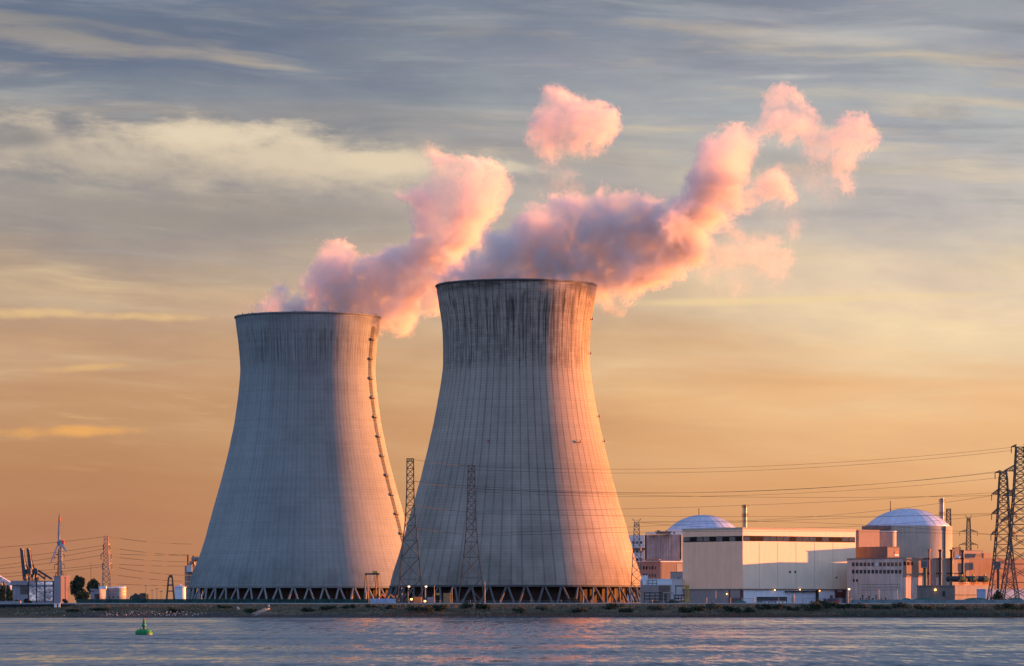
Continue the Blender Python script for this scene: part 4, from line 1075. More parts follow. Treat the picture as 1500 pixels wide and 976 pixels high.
obj('windscreen', fbox(MB(), 1225.4, 1228.8, 878.2, 879.9, D-.03, .05), M_glass, root)
for x in (1209, 1213, 1226.6): obj('wheel', MB().tube((X(x,D), D-.05, 5.72), (X(x,D), D+.3, 5.72), .46, n=12), M_dark, root)
mb = MB(); fbox(mb, 1216, 1220, 872, 877, 1580, 1.5); solo('generator_box', mb, M_red, 'dark red box standing behind the dark blue lorry', 'box')
mb = MB(); p = P(1162, 884, 1580); mb.tube((p.x, p.y, GZ), (p.x, p.y, Z(874,1580)), .65, .65, 12); mb.tube((p.x, p.y, Z(874,1580)), (p.x, p.y, Z(871,1580)), .5, .45, 12)
solo('silo', mb, M_conc_l, 'small pale silo between the brown container and the lorry', 'silo')
mb = MB(); fbox(mb, 542, 579, 877.2, None, 1585, 3); o = solo('container', mb, M_bluepan, 'pale blue container between the two cooling towers', 'container')
for x in range(13): obj('rib', fbox(MB(), 543.4+x*2.8, 544.0+x*2.8, 877.6, 883.9, 1584.85, .2), M_bluepan, o)
mb = MB(); fbox(mb, 606, 617.5, 874.6, None, 1590, 3); solo('crate_stack', mb, M_orange, 'orange crate stack beside the foot of the gap pylon', 'crates')
mb = MB(); fbox(mb, 649.5, 660, 869, None, 1640, 3); solo('site_hut', mb, M_woodpan, 'ochre site hut between the two slender pylons', 'hut')
mb = MB(); fbox(mb, 638, 643.5, 868.6, 872, 1638, 2); solo('sign_board', mb, M_yellow, 'yellow board left of the ochre site hut', 'board')
mb = MB(); fbox(mb, 626, 637, 875, None, 1600, 3); solo('container', mb, M_steel, 'grey container left of the ochre site hut', 'container')
for px, py, lb in ((622.5, 880.8, 'lit orange work lamp beside the orange crates'), (602.6, 878, 'lit orange work lamp left of the orange crates')):
    p = P(px, py, 1585); r_ = thing('work_lamp', (p.x, p.y, 5.3), lb, 'lamp')
    obj('stand', MB().tube((p.x, p.y, 5.3), (p.x, p.y, p.z), .08, n=5), M_dark, r_)
    obj('lamp_head', MB().lathe([(.05,-.35),(.42,-.2),(.42,.2),(.05,.35)], (p.x, p.y, p.z), 10), M_lamp, r_, True)
def excavator(px, D, m, label):
    p = P(px, 884, D); root = thing('excavator', (p.x, D, GZ), label, 'excavator', 'orange excavators by the pale tower'); b = GZ
    obj('track', MB().box(p.x-1.8, p.x+1.8, D-1.3, D+1.3, b, b+.9), M_dark, root)
    obj('body', MB().box(p.x-1.7, p.x+1.4, D-1.2, D+1.2, b+1.0, b+2.3), m, root)
    obj('cab', MB().box(p.x+.3, p.x+1.6, D-1.25, D+.1, b+2.3, b+3.6), M_glass, root)
    mb = MB(); mb.tube((p.x+1.2, D, b+2), (p.x+3.0, D, b+4.4), .28, n=6); mb.tube((p.x+3.0, D, b+4.4), (p.x+4.6, D, b+2.8), .22, n=6); obj('arm', mb, m, root)
    obj('bucket', MB().prism([(p.x+4.2, D-.6),(p.x+5.0, D-.6),(p.x+5.0, D+.6),(p.x+4.2, D+.6)], b+1.9, b+2.8), M_dark, root)
excavator(549, 1640, M_orange, 'orange excavator behind the pale blue container, under the dark gantry')
excavator(562, 1660, M_yellow, 'yellow excavator behind the pale blue container')
# gantry crane in front of the pale tower
D = 1700; zt_ = Z(842, D)
root = thing('gantry_crane', (X(545, D), D, GZ), 'dark portal gantry crane at the foot of the pale tower', 'crane')
for x in (536.5, 552.5):
    for s in (-1, 1): obj('leg', MB().tube((X(x,D)+s*.9, D+s*1.5, GZ-.1), (X(x,D)+s*.25, D+s*.4, zt_), .32, .28, 6), M_pylon, root)
obj('beam', MB().box(X(534.5,D), X(556,D), D-.6, D+.6, zt_-.1, zt_+.75), M_pylon, root)
obj('trolley', MB().box(X(545.5,D), X(553.5,D), D-.9, D+.9, zt_+.755, zt_+1.7), M_yellow, root)
obj('hoist', MB().tube((X(548,D), D, zt_-.1), (X(548,D), D, zt_-3.2), .12, n=6), M_dark, root)
# lamp posts
def lamp_post(px, ytop, D, label, lit=False, heads=1):
    x = X(px, D); zt_ = Z(ytop, D); root = thing('street_lamp', (x, D, GZ), label, 'street lamp', 'lamp posts in the yards')
    obj('pole', MB().tube((x, D, GZ-.1), (x, D, zt_), .13, .09, 6), M_rail, root)
    obj('lamp_head', MB().box(x-.1 if heads == 1 else x-.8, x+.8, D-.25, D+.25, zt_, zt_+.28), M_lampw if lit else M_steel, root)
    if lit: obj('lens', MB().lathe([(.05,-.3),(.2,-.24),(.22,-.06),(.12,.0)], (x+.45, D, zt_), 8), M_lampw, root)
for px, y, D, lb, lit in ((516.5,869,1575,'grey lamp post at the foot of the pale tower, left of the gantry',0),(597.8,859.5,1580,'lit lamp post left of the gap pylon foot',1),(622.8,859.5,1600,'lit lamp post right of the gap pylon foot',1),
        (636.2,859,1600,'grey lamp post right of the gap pylon',0),(662,861,1600,'grey lamp post beside the ochre hut',0),(710.3,852,1575,'tall grey lamp post right of the second slender pylon',0),
        (1048.5,866,1580,'grey lamp post before the dusky brick end wall',0),(1242.5,863.5,1600,'lit lamp post at the right end of the cream hall',1),(1287.5,863,1600,'grey lamp post before the windowed concrete wall',0),(1314.5,863,1600,'grey lamp post near the corner of the windowed concrete wall',0),
        (213.5,858.5,1900,'tall lamp post left of the dark A-frame tower',0),(222.8,865,1900,'second lamp post left of the dark A-frame tower',0),(229.8,863,1880,'third lamp post left of the dark A-frame tower',0),(236,867,1880,'short lamp post close to the dark A-frame tower',0),
        (185.5,862.5,1700,'thin lamp post against the right side of the white round tank',0),(854.5,866,1575,'short post lamp before the legs of the ribbed tower',0),(295,871,1575,'grey lamp post at the left foot of the pale tower',0)):
    lamp_post(px, y, D, lb, bool(lit), 2 if 210 < px < 240 else 1)

# ------------------------------------------------------------------ left bank
# wind turbine
M_turb = mat('turbine grey white', (.26,.25,.26), .6, var=.08)
D = 2300
root = thing('wind_turbine', (X(89.8, D), D, GZ), 'white wind turbine with a red nacelle end above the glazed building', 'wind turbine')
hub = P(87.0, 795, D)
obj('mast', MB().tube((X(89.9,D), D, GZ), (X(89.6,D), D, Z(797,D)), 2.0*D/F*1.05, 1.4*D/F, 20), M_turb, root, True)
obj('nacelle', MB().tube(hub + Vector((-.3,0,.2)), P(92.0, 794.6, D), 1.5, 1.3, 12), M_turb, root)
obj('nacelle_end', MB().tube(P(91.0, 794.6, D), P(93.8, 794.8, D), 1.75, 1.2, 12), M_redp, root)
obj('hub', MB().lathe([(.05,-1.6),(1.2,-1.2),(1.6,0),(1.2,1.2),(.05,1.6)], hub, 14), M_turb, root, True)
for tip in (P(87.1, 751, D-2), P(72.8, 827.3, D-6), P(97.6, 808.5, D-14)):
    mb = MB(); n = 8; d = (tip-hub); L_ = d.length; d.normalize()
    side = d.cross(Vector((0,1,0))).normalized(); th_ = Vector((0,1,0))
    vs = []
    for i in range(n+1):
        s = i/n; wch = (.35+.75*min(1, s*6))*(1-s)**.7 + .16; tt = .55*(1-s)+.1
        c_ = hub + d*(L_*s)
        vs += [c_+side*wch, c_+th_*tt, c_-side*wch*.7, c_-th_*tt]
    fs = [(i*4+q, i*4+(q+1)%4, (i+1)*4+(q+1)%4, (i+1)*4+q) for i in range(n) for q in range(4)] + [(0,1,2,3),(n*4+3,n*4+2,n*4+1,n*4)]
    mb.add(vs, fs); bl = obj('blade', mb, M_turb, root)
mb = MB().tube(hub.lerp(P(87.1,751,D-2), .72), hub.lerp(P(87.1,751,D-2), .86), .62, .5, 8); obj('red_band', mb, M_redp, bl)
M_crane = mat('blue grey crane steel', (.075,.075,.088), .7, .2)
# harbour cranes with raised booms
def harbour_crane(dx, label, back):
    D = 2400 + dx*2
    root = thing('harbour_crane', (X(40+dx, D), D, GZ), label, 'crane', 'harbour cranes with raised booms')
    q = lambda x, y, o=0: P(x+dx, y, D) + Vector((0, o, 0))
    mb = MB()
    for o in (-1.6, 1.6):
        mb.tube(q(31.2, 805, o), q(35.6, 849, o), .75, .85, 5); mb.tube(q(33.0, 805, o), q(38.6, 849, o), .75, .85, 5)
        for i in range(9):
            s = i/9; mb.tube(q(31.2+4.4*s, 805+44*s, o), q(33.0+5.6*(s+.11), 805+44*(s+.11), o), .3, n=4)
    mb.tube(q(31.0,804.6,-1.6), q(33.2,804.6,1.6), .8, n=6)
    for i in range(7): mb.tube(q(32+4.6*i/7, 806+44*i/7, -1.6), q(32+4.6*i/7, 806+44*i/7, 1.6), .35, n=4)
    obj('boom', mb, M_crane, root)
    mb = MB(); mb.tube(q(35.2, 806), q(36.4, 818), .25, n=4); mb.tube(q(36.4, 818), q(41.2, 834), .35, n=4); mb.tube(q(34.2, 820), q(41.2, 836), .3, n=4); mb.tube(q(35.4,806), q(33,806), .25, n=4)
    obj('stay', mb, M_crane, root)
    mb = MB()
    mb.tube(q(37, 849), q(41.4, 833), .6, n=5); mb.tube(q(41.4, 833), q(46, 836), .6, n=5); mb.tube(q(44, 833), q(42, 852), .7, n=5); mb.tube(q(38,838), q(46,838), .55, n=5)
    mb.box(q(40,0).x, q(46,0).x, D-3, D+3, Z(841,D), Z(834,D))
    obj('machinery_house', mb, M_crane, root)
    for x in (37, 45):
        for o in (-5, 5): obj('leg', MB().tube(q(x, 884.5, o), q(x, 846, o*.6), .9, .8, 5), M_crane, root)
    if back:
        mb = MB(); mb.tube(q(46, 835.5), q(67, 848.6), .8, n=5); mb.tube(q(45, 840), q(57, 848.6), .6, n=5); mb.tube(q(56,842), q(57,848.6), .4, n=5); obj('back_girder', mb, M_crane, root)
harbour_crane(0, 'dark harbour crane with a raised boom, the one nearer the photo edge', False)
harbour_crane(9.6, 'dark harbour crane with a raised boom and a long sloping back girder', True)
# glazed building
D = 1650
M_lav = mat('lavender wall', (.25,.225,.25), .85, var=.12, streak=.15)
M_mirror, t = new_mat('sunset window glass')
pos = t.n('ShaderNodeNewGeometry').outputs['Position']; n1 = t.noise(pos, .55, 5, .65); n2 = t.noise(pos, .16, 3, .6)
finish(t, t.mix(t.mr(n2,.4,.6), (.85,.66,.58,1), (.30,.26,.27,1)), .12, .95, bump=n1, bstr=.55, bdist=.8)
root, poly, gr, gl = block('glazed_building', 80, 1662, 18.5, 84, 851, M_lav, 'lavender building with tall sunset reflecting windows by the left shore', 'building', th=66, depth_r=9)
for x0, x1 in ((42.6,53),(54.4,65),(66.6,77.5)):
    mb = MB(); gl.slab(mb, x0, x1, 859.4, 880.4, .08, .02); f_ = obj('window', mb, M_dark, root)
    mb = MB(); gl.slab(mb, x0+.3, x1-.3, 859.8, 880, .14, -.04); obj('pane', mb, M_mirror, f_)
    mb = MB(); gl.slab(mb, x0+.4, x1-.4, 852.6, 856.6, .08, .02); obj('window', mb, M_mirror, root)
for x in (42, 53.7, 65.8, 78):
    mb = MB(); gl.slab(mb, x-.5, x+.5, 850, 882, .3, .02); obj('pillar', mb, M_dark, root)
mb = MB(); gl.slab(mb, 30, 41, 859, 870.6, .08, .02); f_ = obj('window', mb, M_frame, root)
for i in range(3):
    for j in range(2):
        mb = MB(); gl.slab(mb, 30.5+i*3.6, 33.5+i*3.6, 859.6+j*5.6, 864.4+j*5.6, .12, -.04); obj('pane', mb, M_glass, f_)
mb = MB(); gl.slab(mb, 17.8, 42, 851-.2, 857.2, 1.4, -.06); obj('canopy', mb, M_lav, root)
root, poly, fr, fl = block('lift_tower', 88.6, 1640, 79.2, 102.2, 843.5, M_lav, 'plain concrete shaft with a sunlit side at the end of the glazed building', 'building', th=40)
mb = MB(); fr.slab(mb, 88.9, 94.4, 844, 881.5, .12, .02); obj('side_wall', mb, M_salmon_sunlit, root)  # salmon sheets paint the sunlight on this side of the shaft
mb = MB(); fr.slab(mb, 95.8, 101.8, 844, 881.5, .12, .02); obj('side_wall', mb, M_salmon_sunlit, root)
mb = MB()
for x in range(4): p = P(82+x*4.6, 843.5, 1643); mb.tube(p, p+Vector((0,0,1.2)), .09, n=4)
obj('roof_posts', mb, M_dark, root)
# conveyor roof and quay shed at the very edge
root = thing('conveyor', P(8, 884, 1800), 'pale sloping conveyor bridge at the left edge behind the poplars', 'conveyor'); root.location.z = GZ
D = 1800; mb = MB()
for o in (-1.2, 1.2): mb.tube(P(-12, 838, D)+Vector((0,o,0)), P(17, 855, D)+Vector((0,o,0)), .5, n=5)
mb.tube(P(-12, 842, D), P(16, 858, D), .7, n=4)
obj('bridge', mb, M_whitegrey, root)
obj('leg', MB().tube(P(15, 855, D), P(15.5, 884.5, D), .5, n=5), M_whitegrey, root); obj('leg', MB().tube(P(2, 847, D), P(1, 884.5, D), .5, n=5), M_whitegrey, root)
mb = MB(); fbox(mb, -20, 17.5, 857, None, 1830, 10); solo('quay_shed', mb, M_salmon_sunlit, 'salmon shed behind the thin poplars at the left edge', 'shed')
mb = MB(); fbox(mb, -20, 30, 880.5, None, 1600, 2); solo('quay_wall', mb, M_lav, 'low lavender wall below the glazed building at the left edge', 'wall')
# tank building and white tank
root, poly, fr, fl = block('pump_building', 146, 1700, 132.5, 153, 862.8, M_lav, 'small grey building with dark shutters left of the white round tank', 'building', th=66, depth_r=8)
mb = MB(); fl.slab(mb, 138.6, 145.6, 870, 879, .1, .02); obj('shutter', mb, M_glass, root)
mb = MB(); fl.slab(mb, 132.8, 138, 866, 867, .06, .02); obj('ledge', mb, M_dark, root)
p = P(151, 862.8, 1703); obj('roof_room', MB().box(p.x-2, p.x+1.4, p.y, p.y+3, p.z-.1, p.z+1.3), M_whitegrey, root)
D = 1712; c = P(168, 884, D); r = 16.8*D/F
root = thing('storage_tank', (c.x, D, GZ), 'white round storage tank with a row of small dark ports', 'tank')
mb = MB(); mb.lathe([(r,GZ-.1),(r,Z(861.6,D)),(r+.12,Z(861.6,D)),(r+.12,Z(861.0,D)),(r*.5,Z(860.2,D)),(.1,Z(859.8,D))], (c.x, D, 0), 64); o = obj('wall', mb, M_whitegrey, root)
for q in o.data.polygons: q.use_smooth = len(q.vertices) == 4
for z in (870.5, 866.2):
    mb = MB(); mb.lathe([(r+.06, Z(z+.3,D)),(r+.1, Z(z+.3,D)),(r+.1, Z(z-.3,D)),(r+.06, Z(z-.3,D))], (c.x, D, 0), 64); mb.f = [f for f in mb.f if len(f)==4]; obj('band', mb, M_steel, root)
for px in (161.4, 168, 174.6):
    a = math.asin((px-168)/16.8); q = (c.x+r*math.sin(a), D-r*math.cos(a)); obj('port', MB().box(q[0]-.32, q[0]+.32, q[1]-.1, q[1]+.3, Z(876.4,D), Z(873.8,D)), M_dark, root)
p = P(178, 861, D); obj('roof_room', MB().box(p.x-1.2, p.x+1.6, D-1, D+1.5, p.z-.4, p.z+.7), M_white, root)
# A-frame tower, second tank, silo
D = 1900
root = thing('frame_tower', (X(249.8, D), D, GZ), 'dark open A-frame tower with a railed platform on top', 'tower')
for s in (-1, 1):
    for o in (-1, 1): obj('leg', MB().tube((X(249.6+s*6.2,D), D+o*1.9, GZ-.1), (X(249.6+s*2.6,D), D+o*1.0, Z(846,D)), .34, .3, 6), M_pylon, root)
for y, hwid in ((857, 4.0), (866, 5.0)):
    mb = MB()
    for o in (-1.4, 1.4): mb.tube((X(249.6-hwid,D), D+o, Z(y,D)), (X(249.6+hwid,D), D+o, Z(y,D)), .3, n=5)
    obj('brace', mb, M_pylon, root)
mb = MB(); mb.box(X(246,D), X(253.4,D), D-1.4, D+1.4, Z(846.4,D), Z(845.4,D)); mb.box(X(247.5,D), X(252.5,D), D-1, D+1, Z(845.4,D), Z(842.5,D)); obj('platform', mb, M_pylon, root)
D = 2000; c = P(264, 884, D); r = 8.2*D/F
root = thing('storage_tank', (c.x, D, GZ), 'pale tank with a lilac conical lid behind the A-frame tower', 'tank')
obj('wall', MB().lathe([(r,GZ-.1),(r,Z(861,D))], (c.x,D,0), 40), M_whitegrey, root); obj('lid', MB().lathe([(r+.3,Z(861,D)),(r+.3,Z(860.2,D)),(.3,Z(857.2,D)),(.3,Z(856,D))], (c.x,D,0), 40), M_dome, root)
D = 2330
root = thing('silo_plant', (X(278, D), D, GZ), 'grey silo tower with pipes and two chimneys at the left edge of the pale tower', 'silo')
obj('wall', MB().box(X(270.6,D), X(276,D), D, D+6, GZ-.1, Z(829,D)), M_conc_l, root)
obj('tower', MB().box(X(275.6,D), X(286,D), D+1, D+8, GZ-.1, Z(827,D)), M_conc, root)
obj('hopper', MB().box(X(273.5,D), X(281.5,D), D-1, D+.9, Z(838,D), Z(828.4,D)), M_whitegrey, root)
mb = MB(); mb.tube(P(281.5,820,D-.5), P(290,819,D+1), 1.6, n=12); mb.tube(P(279.6,828,D-.5), P(279.6,822,D-.5), 1.0, n=10); mb.tube(P(284,827,D), P(284,820,D), .8, n=8); obj('pipework', mb, M_steel, root)
for x in (275.4, 283.2): obj('chimney', MB().tube(P(x, 829, D+2), P(x, 814, D+2), .55, n=10), M_rust, root)
D = 2000; p = P(133.2, 884, D); solo('antenna_mast', MB().tube((p.x, D, GZ), (p.x, D, Z(823.5,D)), .22, .1, 5), M_pylon, 'thin bare antenna mast above the trees left of the sunlit pylon', 'mast')
# rubble mound and loader
D = 1760
bm = bmesh.new(); bmesh.ops.create_icosphere(bm, subdivisions=4, radius=1.0)
rr = random.Random(4)
for v in bm.verts: v.co *= 1 + .10*math.sin(v.co.x*7+1)*math.cos(v.co.z*9) + rr.uniform(-.03,.03)
me = bpy.data.meshes.new('soil_heap'); bm.to_mesh(me); bm.free(); me.materials.append(mat('dark soil', (.035,.028,.026), .95, var=.3, scale=.6))
o = bpy.data.objects.new('soil_heap', me); COL.objects.link(o); o.location = (X(202,D), D, GZ); o.scale = (14*D/F, 4, Z(869.5,D)-GZ)
tag(o, 'dark rounded soil heap right of the white round tank', 'heap')
D = 1775
root = thing('loader', (X(210,D), D, GZ), 'orange tipper lorry standing behind the dark soil heap', 'lorry')
obj('load_box', MB().box(X(205,D), X(213,D), D, D+2.4, Z(877,D), Z(869,D)), M_dark, root); obj('cab', MB().box(X(213.2,D), X(217,D), D, D+2.4, Z(877,D), Z(870.5,D)), M_orange, root)
obj('chassis', MB().box(X(204,D), X(217.5,D), D, D+2.4, Z(881,D), Z(877.1,D)), M_orange, root)
for x in (206, 209.5, 215): obj('wheel', MB().tube((X(x,D), D-.1, GZ+.6), (X(x,D), D+.3, GZ+.6), .6, n=12), M_dark, root)

# jetty and shore things at the left
D = 1522
root = thing('jetty', (X(40, D), D, 2), 'dark low jetty with pipes along the left shore', 'jetty')
obj('deck', MB().box(X(-40,D), X(104,D), D-2.5, D+2.5, Z(892,D), Z(885,D)), mat('dark timber', (.028,.026,.028), .9, var=.4), root)
for y in (884.8, 886.4): obj('pipe', MB().tube((X(-40,D), D-2.9, Z(y,D)), (X(112,D), D-2.9, Z(y,D)), .3, n=8), M_steel if y < 885 else M_dark, root)
for i in range(14):
    x = X(-35+i*10.6, D); obj('pile', MB().tube((x, D-2, Z(897,D)-1), (x, D-2, Z(889.5,D)), .34, n=8), M_dark, root)
for px in (81, 86.6):
    D = 1512; p = P(px, 889, D); mb = MB(); mb.box(p.x-.42, p.x+.42, D-.3, D+.3, p.z-.2, Z(884.2,D)); mb.box(p.x-.55, p.x+.55, D-.4, D+.4, Z(884.2,D), Z(883.6,D))
    solo('marker_post', mb, M_white, 'white square post on the shore below the lift tower', 'post', 'pair of white shore posts')
# steps / slipway beam on the centre shore
D = 1500; p0, p1 = P(372, 900, D), P(392, 892, D+14)
root = thing('slipway', p0, 'small boat slipway with a sloping rail at the rocky shore', 'slipway')
for o in (-.8, .8): obj('rail', MB().tube(p0+Vector((o,0,.2)), p1+Vector((o,0,.2)), .2, n=5), M_conc_l, root)
obj('ramp', MB().prism([(p0.x-1.2,p0.y-3),(p0.x+1.2,p0.y-3),(p1.x+1.2,p1.y),(p1.x-1.2,p1.y)], [p0.z-2.2,p0.z-2.2,p1.z-.8,p1.z-.8], [p0.z-.6,p0.z-.6,p1.z+.1,p1.z+.1]), M_conc_d, root)

# ------------------------------------------------------------------ navigation buoy
D = 662; k = D/F; c = (X(211, D), D, 0)
M_buoy = mat('green buoy paint', (.003,.17,.042), .7, var=.15, scale=1.5)
M_buoyd = mat('dark green buoy paint', (.004,.10,.035), .4)
root = thing('navigation_buoy', c, 'bright green navigation buoy with a cone top floating on the river', 'buoy')
mb = MB(); mb.lathe([(1.35,-.5),(1.48,.0),(1.50,.16),(1.50,.42),(1.42,.62),(1.30,.80),(1.0,.92),(.35,.97),(.1,.98)], c, 40); fl_ = obj('float', mb, M_buoy, root)
for q in fl_.data.polygons: q.use_smooth = True
mb = MB(); mb.lathe([(1.49,-.3),(1.53,-.28),(1.53,.10),(1.51,.10)], c, 40); obj('rubbing_strake', mb, M_dark, root)
for i in range(12):
    a = 2*math.pi*i/12+.2; q = (c[0]+1.48*math.cos(a), c[1]+1.48*math.sin(a)); obj('lug', MB().box(q[0]-.09, q[0]+.09, q[1]-.09, q[1]+.09, .40, .58), M_buoyd, root)
for a in (.3, 1.9, 3.4, 5.0):
    q = Vector((c[0]+.62*math.cos(a), c[1]+.62*math.sin(a), .9)); obj('eye', MB().tube(q, q+Vector((0,0,.26)), .13, .09, 8), M_red, root)
mb = MB(); mb.lathe([(.27,.95),(.25,1.5)], c, 16); obj('neck', mb, M_buoy, root)
mb = MB(); mb.lathe([(.25,1.42),(.48,1.50),(.46,1.62),(.30,1.95),(.22,2.40),(.16,2.62),(.12,2.66)], c, 20); cn = obj('cone', mb, M_buoy, root, True)
mb = MB(); mb.lathe([(.10,2.64),(.14,2.68),(.14,2.86),(.05,2.94)], c, 12); obj('lantern', mb, mat('buoy lantern', (.35,.10,.03), .3), root)
q = Vector((c[0]+.2, c[1]-.36, 1.72)); obj('plate', MB().tube(q, q+Vector((0,-.04,.02)), .11, n=10), M_white, root)

# ------------------------------------------------------------------ trees and shrubs
def leaf_mat(name, a, b):
    m, t = new_mat(name)
    pos = t.n('ShaderNodeNewGeometry').outputs['Position']; n = t.noise(pos, .55, 4, .6)
    finish(t, t.mix(t.mr(n, .3, .7), a, b), .8, spec=.15); return m
L_dark = leaf_mat('dark leaves', (.030,.036,.020,1), (.062,.066,.036,1))
L_mid = leaf_mat('olive leaves', (.040,.050,.024,1), (.085,.088,.045,1))
L_tan = leaf_mat('tan poplar leaves', (.11,.075,.030,1), (.19,.125,.055,1))
L_dike = leaf_mat('dike scrub leaves', (.026,.036,.022,1), (.060,.070,.042,1))
L_dike2 = leaf_mat('pale dike scrub leaves', (.05,.055,.036,1), (.11,.105,.07,1))
def foliage(mb, blobs, n, size, rr):
    tot = sum(b[1][0]*b[1][2] for b in blobs)
    for c, r in blobs:
        for i in range(int(n*r[0]*r[2]/tot)):
            d = Vector((rr.gauss(0,1), rr.gauss(0,1), rr.gauss(0,1))).normalized()*(rr.random()**.45)
            p = Vector(c) + Vector((d.x*r[0], d.y*r[1], d.z*r[2]))
            a = Vector((rr.gauss(0,1), rr.gauss(0,1), rr.gauss(0,1))).normalized(); b = a.cross(Vector((rr.gauss(0,1), rr.gauss(0,1), rr.gauss(0,1)))).normalized()
            s = size*rr.uniform(.6,1.3)
            mb.add([p-a*s, p-b*s*.6, p+a*s, p+b*s*.6], [(0,1,2,3)])
def tree(px, D, hw_px, ytop, m, label, group, kind='round', n=2600, seed=0, trunk=True, yb=884.5, name='tree'):
    rr = random.Random(seed); k = D/F; x = X(px, D); zt_ = Z(ytop, D); zb_ = max(Z(yb, D), 0); h = zt_-zb_; w_ = hw_px*k
    root = thing(name, (x, D, zb_), label, 'tree' if name == 'tree' else 'shrub', group)
    blobs = []
    if kind == 'round':
        for i in range(11):
            a = rr.uniform(0, 6.28); q = rr.random()**.5*.62; zz = rr.uniform(.32, .82)
            s = .30 + .16*rr.random(); sc = 1-.55*abs(zz-.5)
            blobs.append(((x+w_*q*math.cos(a)*sc, D+w_*q*math.sin(a)*sc, zb_+h*zz), (w_*s*1.15, w_*s*1.1, h*s*.48)))
        blobs.append(((x, D, zb_+h*.86), (w_*.4, w_*.4, h*.14)))
    elif kind == 'poplar':
        for i in range(8):
            zz = .1 + .84*i/7; s = math.sin(math.pi*min(1, zz*.9+.1))**.6
            blobs.append(((x+rr.uniform(-.2,.2)*w_, D, zb_+h*zz), (w_*max(.35,s), w_*max(.35,s), h*.11)))
    elif kind == 'conifer':
        for i in range(9):
            zz = .08+.88*i/8; s = (1-zz)*.95+.10
            for q in range(3): blobs.append(((x+rr.uniform(-.35,.35)*w_*s, D+rr.uniform(-.3,.3)*w_*s, zb_+h*zz), (w_*s*.75, w_*s*.75, h*.08)))
    else:
        for i in range(7):
            blobs.append(((x+rr.uniform(-.6,.6)*w_, D+rr.uniform(-.5,.5)*w_*.6, zb_+h*rr.uniform(.25,.7)), (w_*rr.uniform(.3,.55), w_*.45, h*rr.uniform(.22,.34))))
    mb = MB(); foliage(mb, blobs, n, .42 if D > 1580 else .30, rr); obj('crown', mb, m, root)
    if trunk:
        mb = MB(); mb.tube((x, D, zb_-.3), (x+rr.uniform(-.3,.3), D, zb_+h*.55), max(.18, h*.022), max(.08, h*.012), 8)
        for i in range(5):
            a = rr.uniform(0, 6.28); z_ = zb_+h*rr.uniform(.25,.5); mb.tube((x, D, z_), (x+w_*.5*math.cos(a), D+w_*.5*math.sin(a), z_+h*.25), h*.010, h*.004, 5)
        obj('trunk', mb, mat('bark', (.05,.038,.03), .95), root)
GT = 'trees on the left bank'
tree(113.5, 1740, 14, 843, L_dark, 'big dark round tree right of the lift tower', GT, n=4200, seed=1)
tree(137, 1780, 11.5, 846.5, L_dark, 'dark round tree left of the sunlit pylon', GT, n=3200, seed=2)
tree(120.5, 1690, 11, 865, L_mid, 'low olive bush below the big dark round tree', GT, 'bush', 1500, 3, name='shrub')
for i, (px, y, w_) in enumerate(((1.5,856,3),(5.5,854,2.6),(11.5,858,2.4),(14.6,862,1.8),(17,866,1.8))):
    tree(px, 1640, w_, y, L_tan if i%2 else L_mid, 'thin poplar in the short row at the left edge', 'row of thin poplars', 'poplar', 700, 20+i)
tree(30.5, 1720, 4, 850.5, L_mid, 'small tree crown showing over the glazed building canopy', GT, 'round', 900, 9)
tree(41, 1645, 6, 876, L_dark, 'dark bush below the glazed building windows', 'shrubs on the left bank', 'bush', 700, 31, name='shrub')
tree(26, 1640, 5, 878, L_dark, 'dark bush at the left foot of the glazed building', 'shrubs on the left bank', 'bush', 500, 32, name='shrub')
tree(95, 1625, 5, 877, L_dark, 'dark bush at the foot of the lift tower', 'shrubs on the left bank', 'bush', 500, 33, name='shrub')
tree(1462, 1575, 17, 864.5, L_dark, 'dark bushy conifer below the right pylons', 'trees at the right', 'conifer', 3000, 41)
tree(1480, 1580, 9, 873.5, L_tan, 'low tan bush right of the dark conifer', 'trees at the right', 'bush', 900, 42, name='shrub')
for i, (px, w_, y) in enumerate(((838,9,876),(960,14,879.5),(985,12,880),(245,5,878),(270,5,879),(985,6,877.5))):
    tree(px, 1562, w_, y, L_dike2 if i in (1,2) else L_dark, 'low scrubby bush behind the dike fence', 'bushes behind the dike fence', 'bush', 600, 50+i, name='shrub')

def bank_z(x, y):
    s = y - edge_y(x)
    pr = [(-9,-2.5),(-2,-.4),(0,.0),(5,.45),(10,.95),(16,1.7),(24,2.7),(33,3.8),(41,4.7),(48,5.3),(53,5.5),(60,5.5),(80,GZ)]
    for (a, b), (c_, d) in zip(pr, pr[1:]):
        if a <= s <= c_: return b+(d-b)*(s-a)/(c_-a)
    return 0
# bushes on the dike face, each its own shrub
rr = random.Random(8)
spots = [(615,16,3.2,0),(640,13,2.6,0),(690,12,3.0,0),(708,9,2.6,0),(760,8,2.0,0),(792,8,1.8,1),(850,10,2.2,0),(900,14,3.0,0),(918,9,2.2,0),(960,10,2.0,1),(1002,12,2.6,0),(1022,10,2.2,0),(1045,11,2.5,1),(1068,9,2.4,0),
         (1092,12,2.6,0),(1118,10,2.4,0),(1140,12,2.4,1),(1162,10,2.2,0),(1190,13,4.4,0),(1205,10,3.6,0),(1222,11,3.0,1),(1238,10,2.4,0),(1262,12,2.4,1),(1290,11,2.2,0),(1318,10,2.6,1),(1352,12,2.2,0),(1380,11,2.6,1),(1405,10,2.4,0),(1432,9,2.0,1),(1470,14,3.4,0),(1490,12,3.4,0),
         (480,10,2.0,0),(452,8,1.6,0),(512,9,2.0,0),(548,9,1.8,1),(575,8,2.0,0),(370,10,1.6,0),(330,9,1.6,0),(260,9,1.4,0),(150,10,1.3,0),(110,8,1.3,0)]
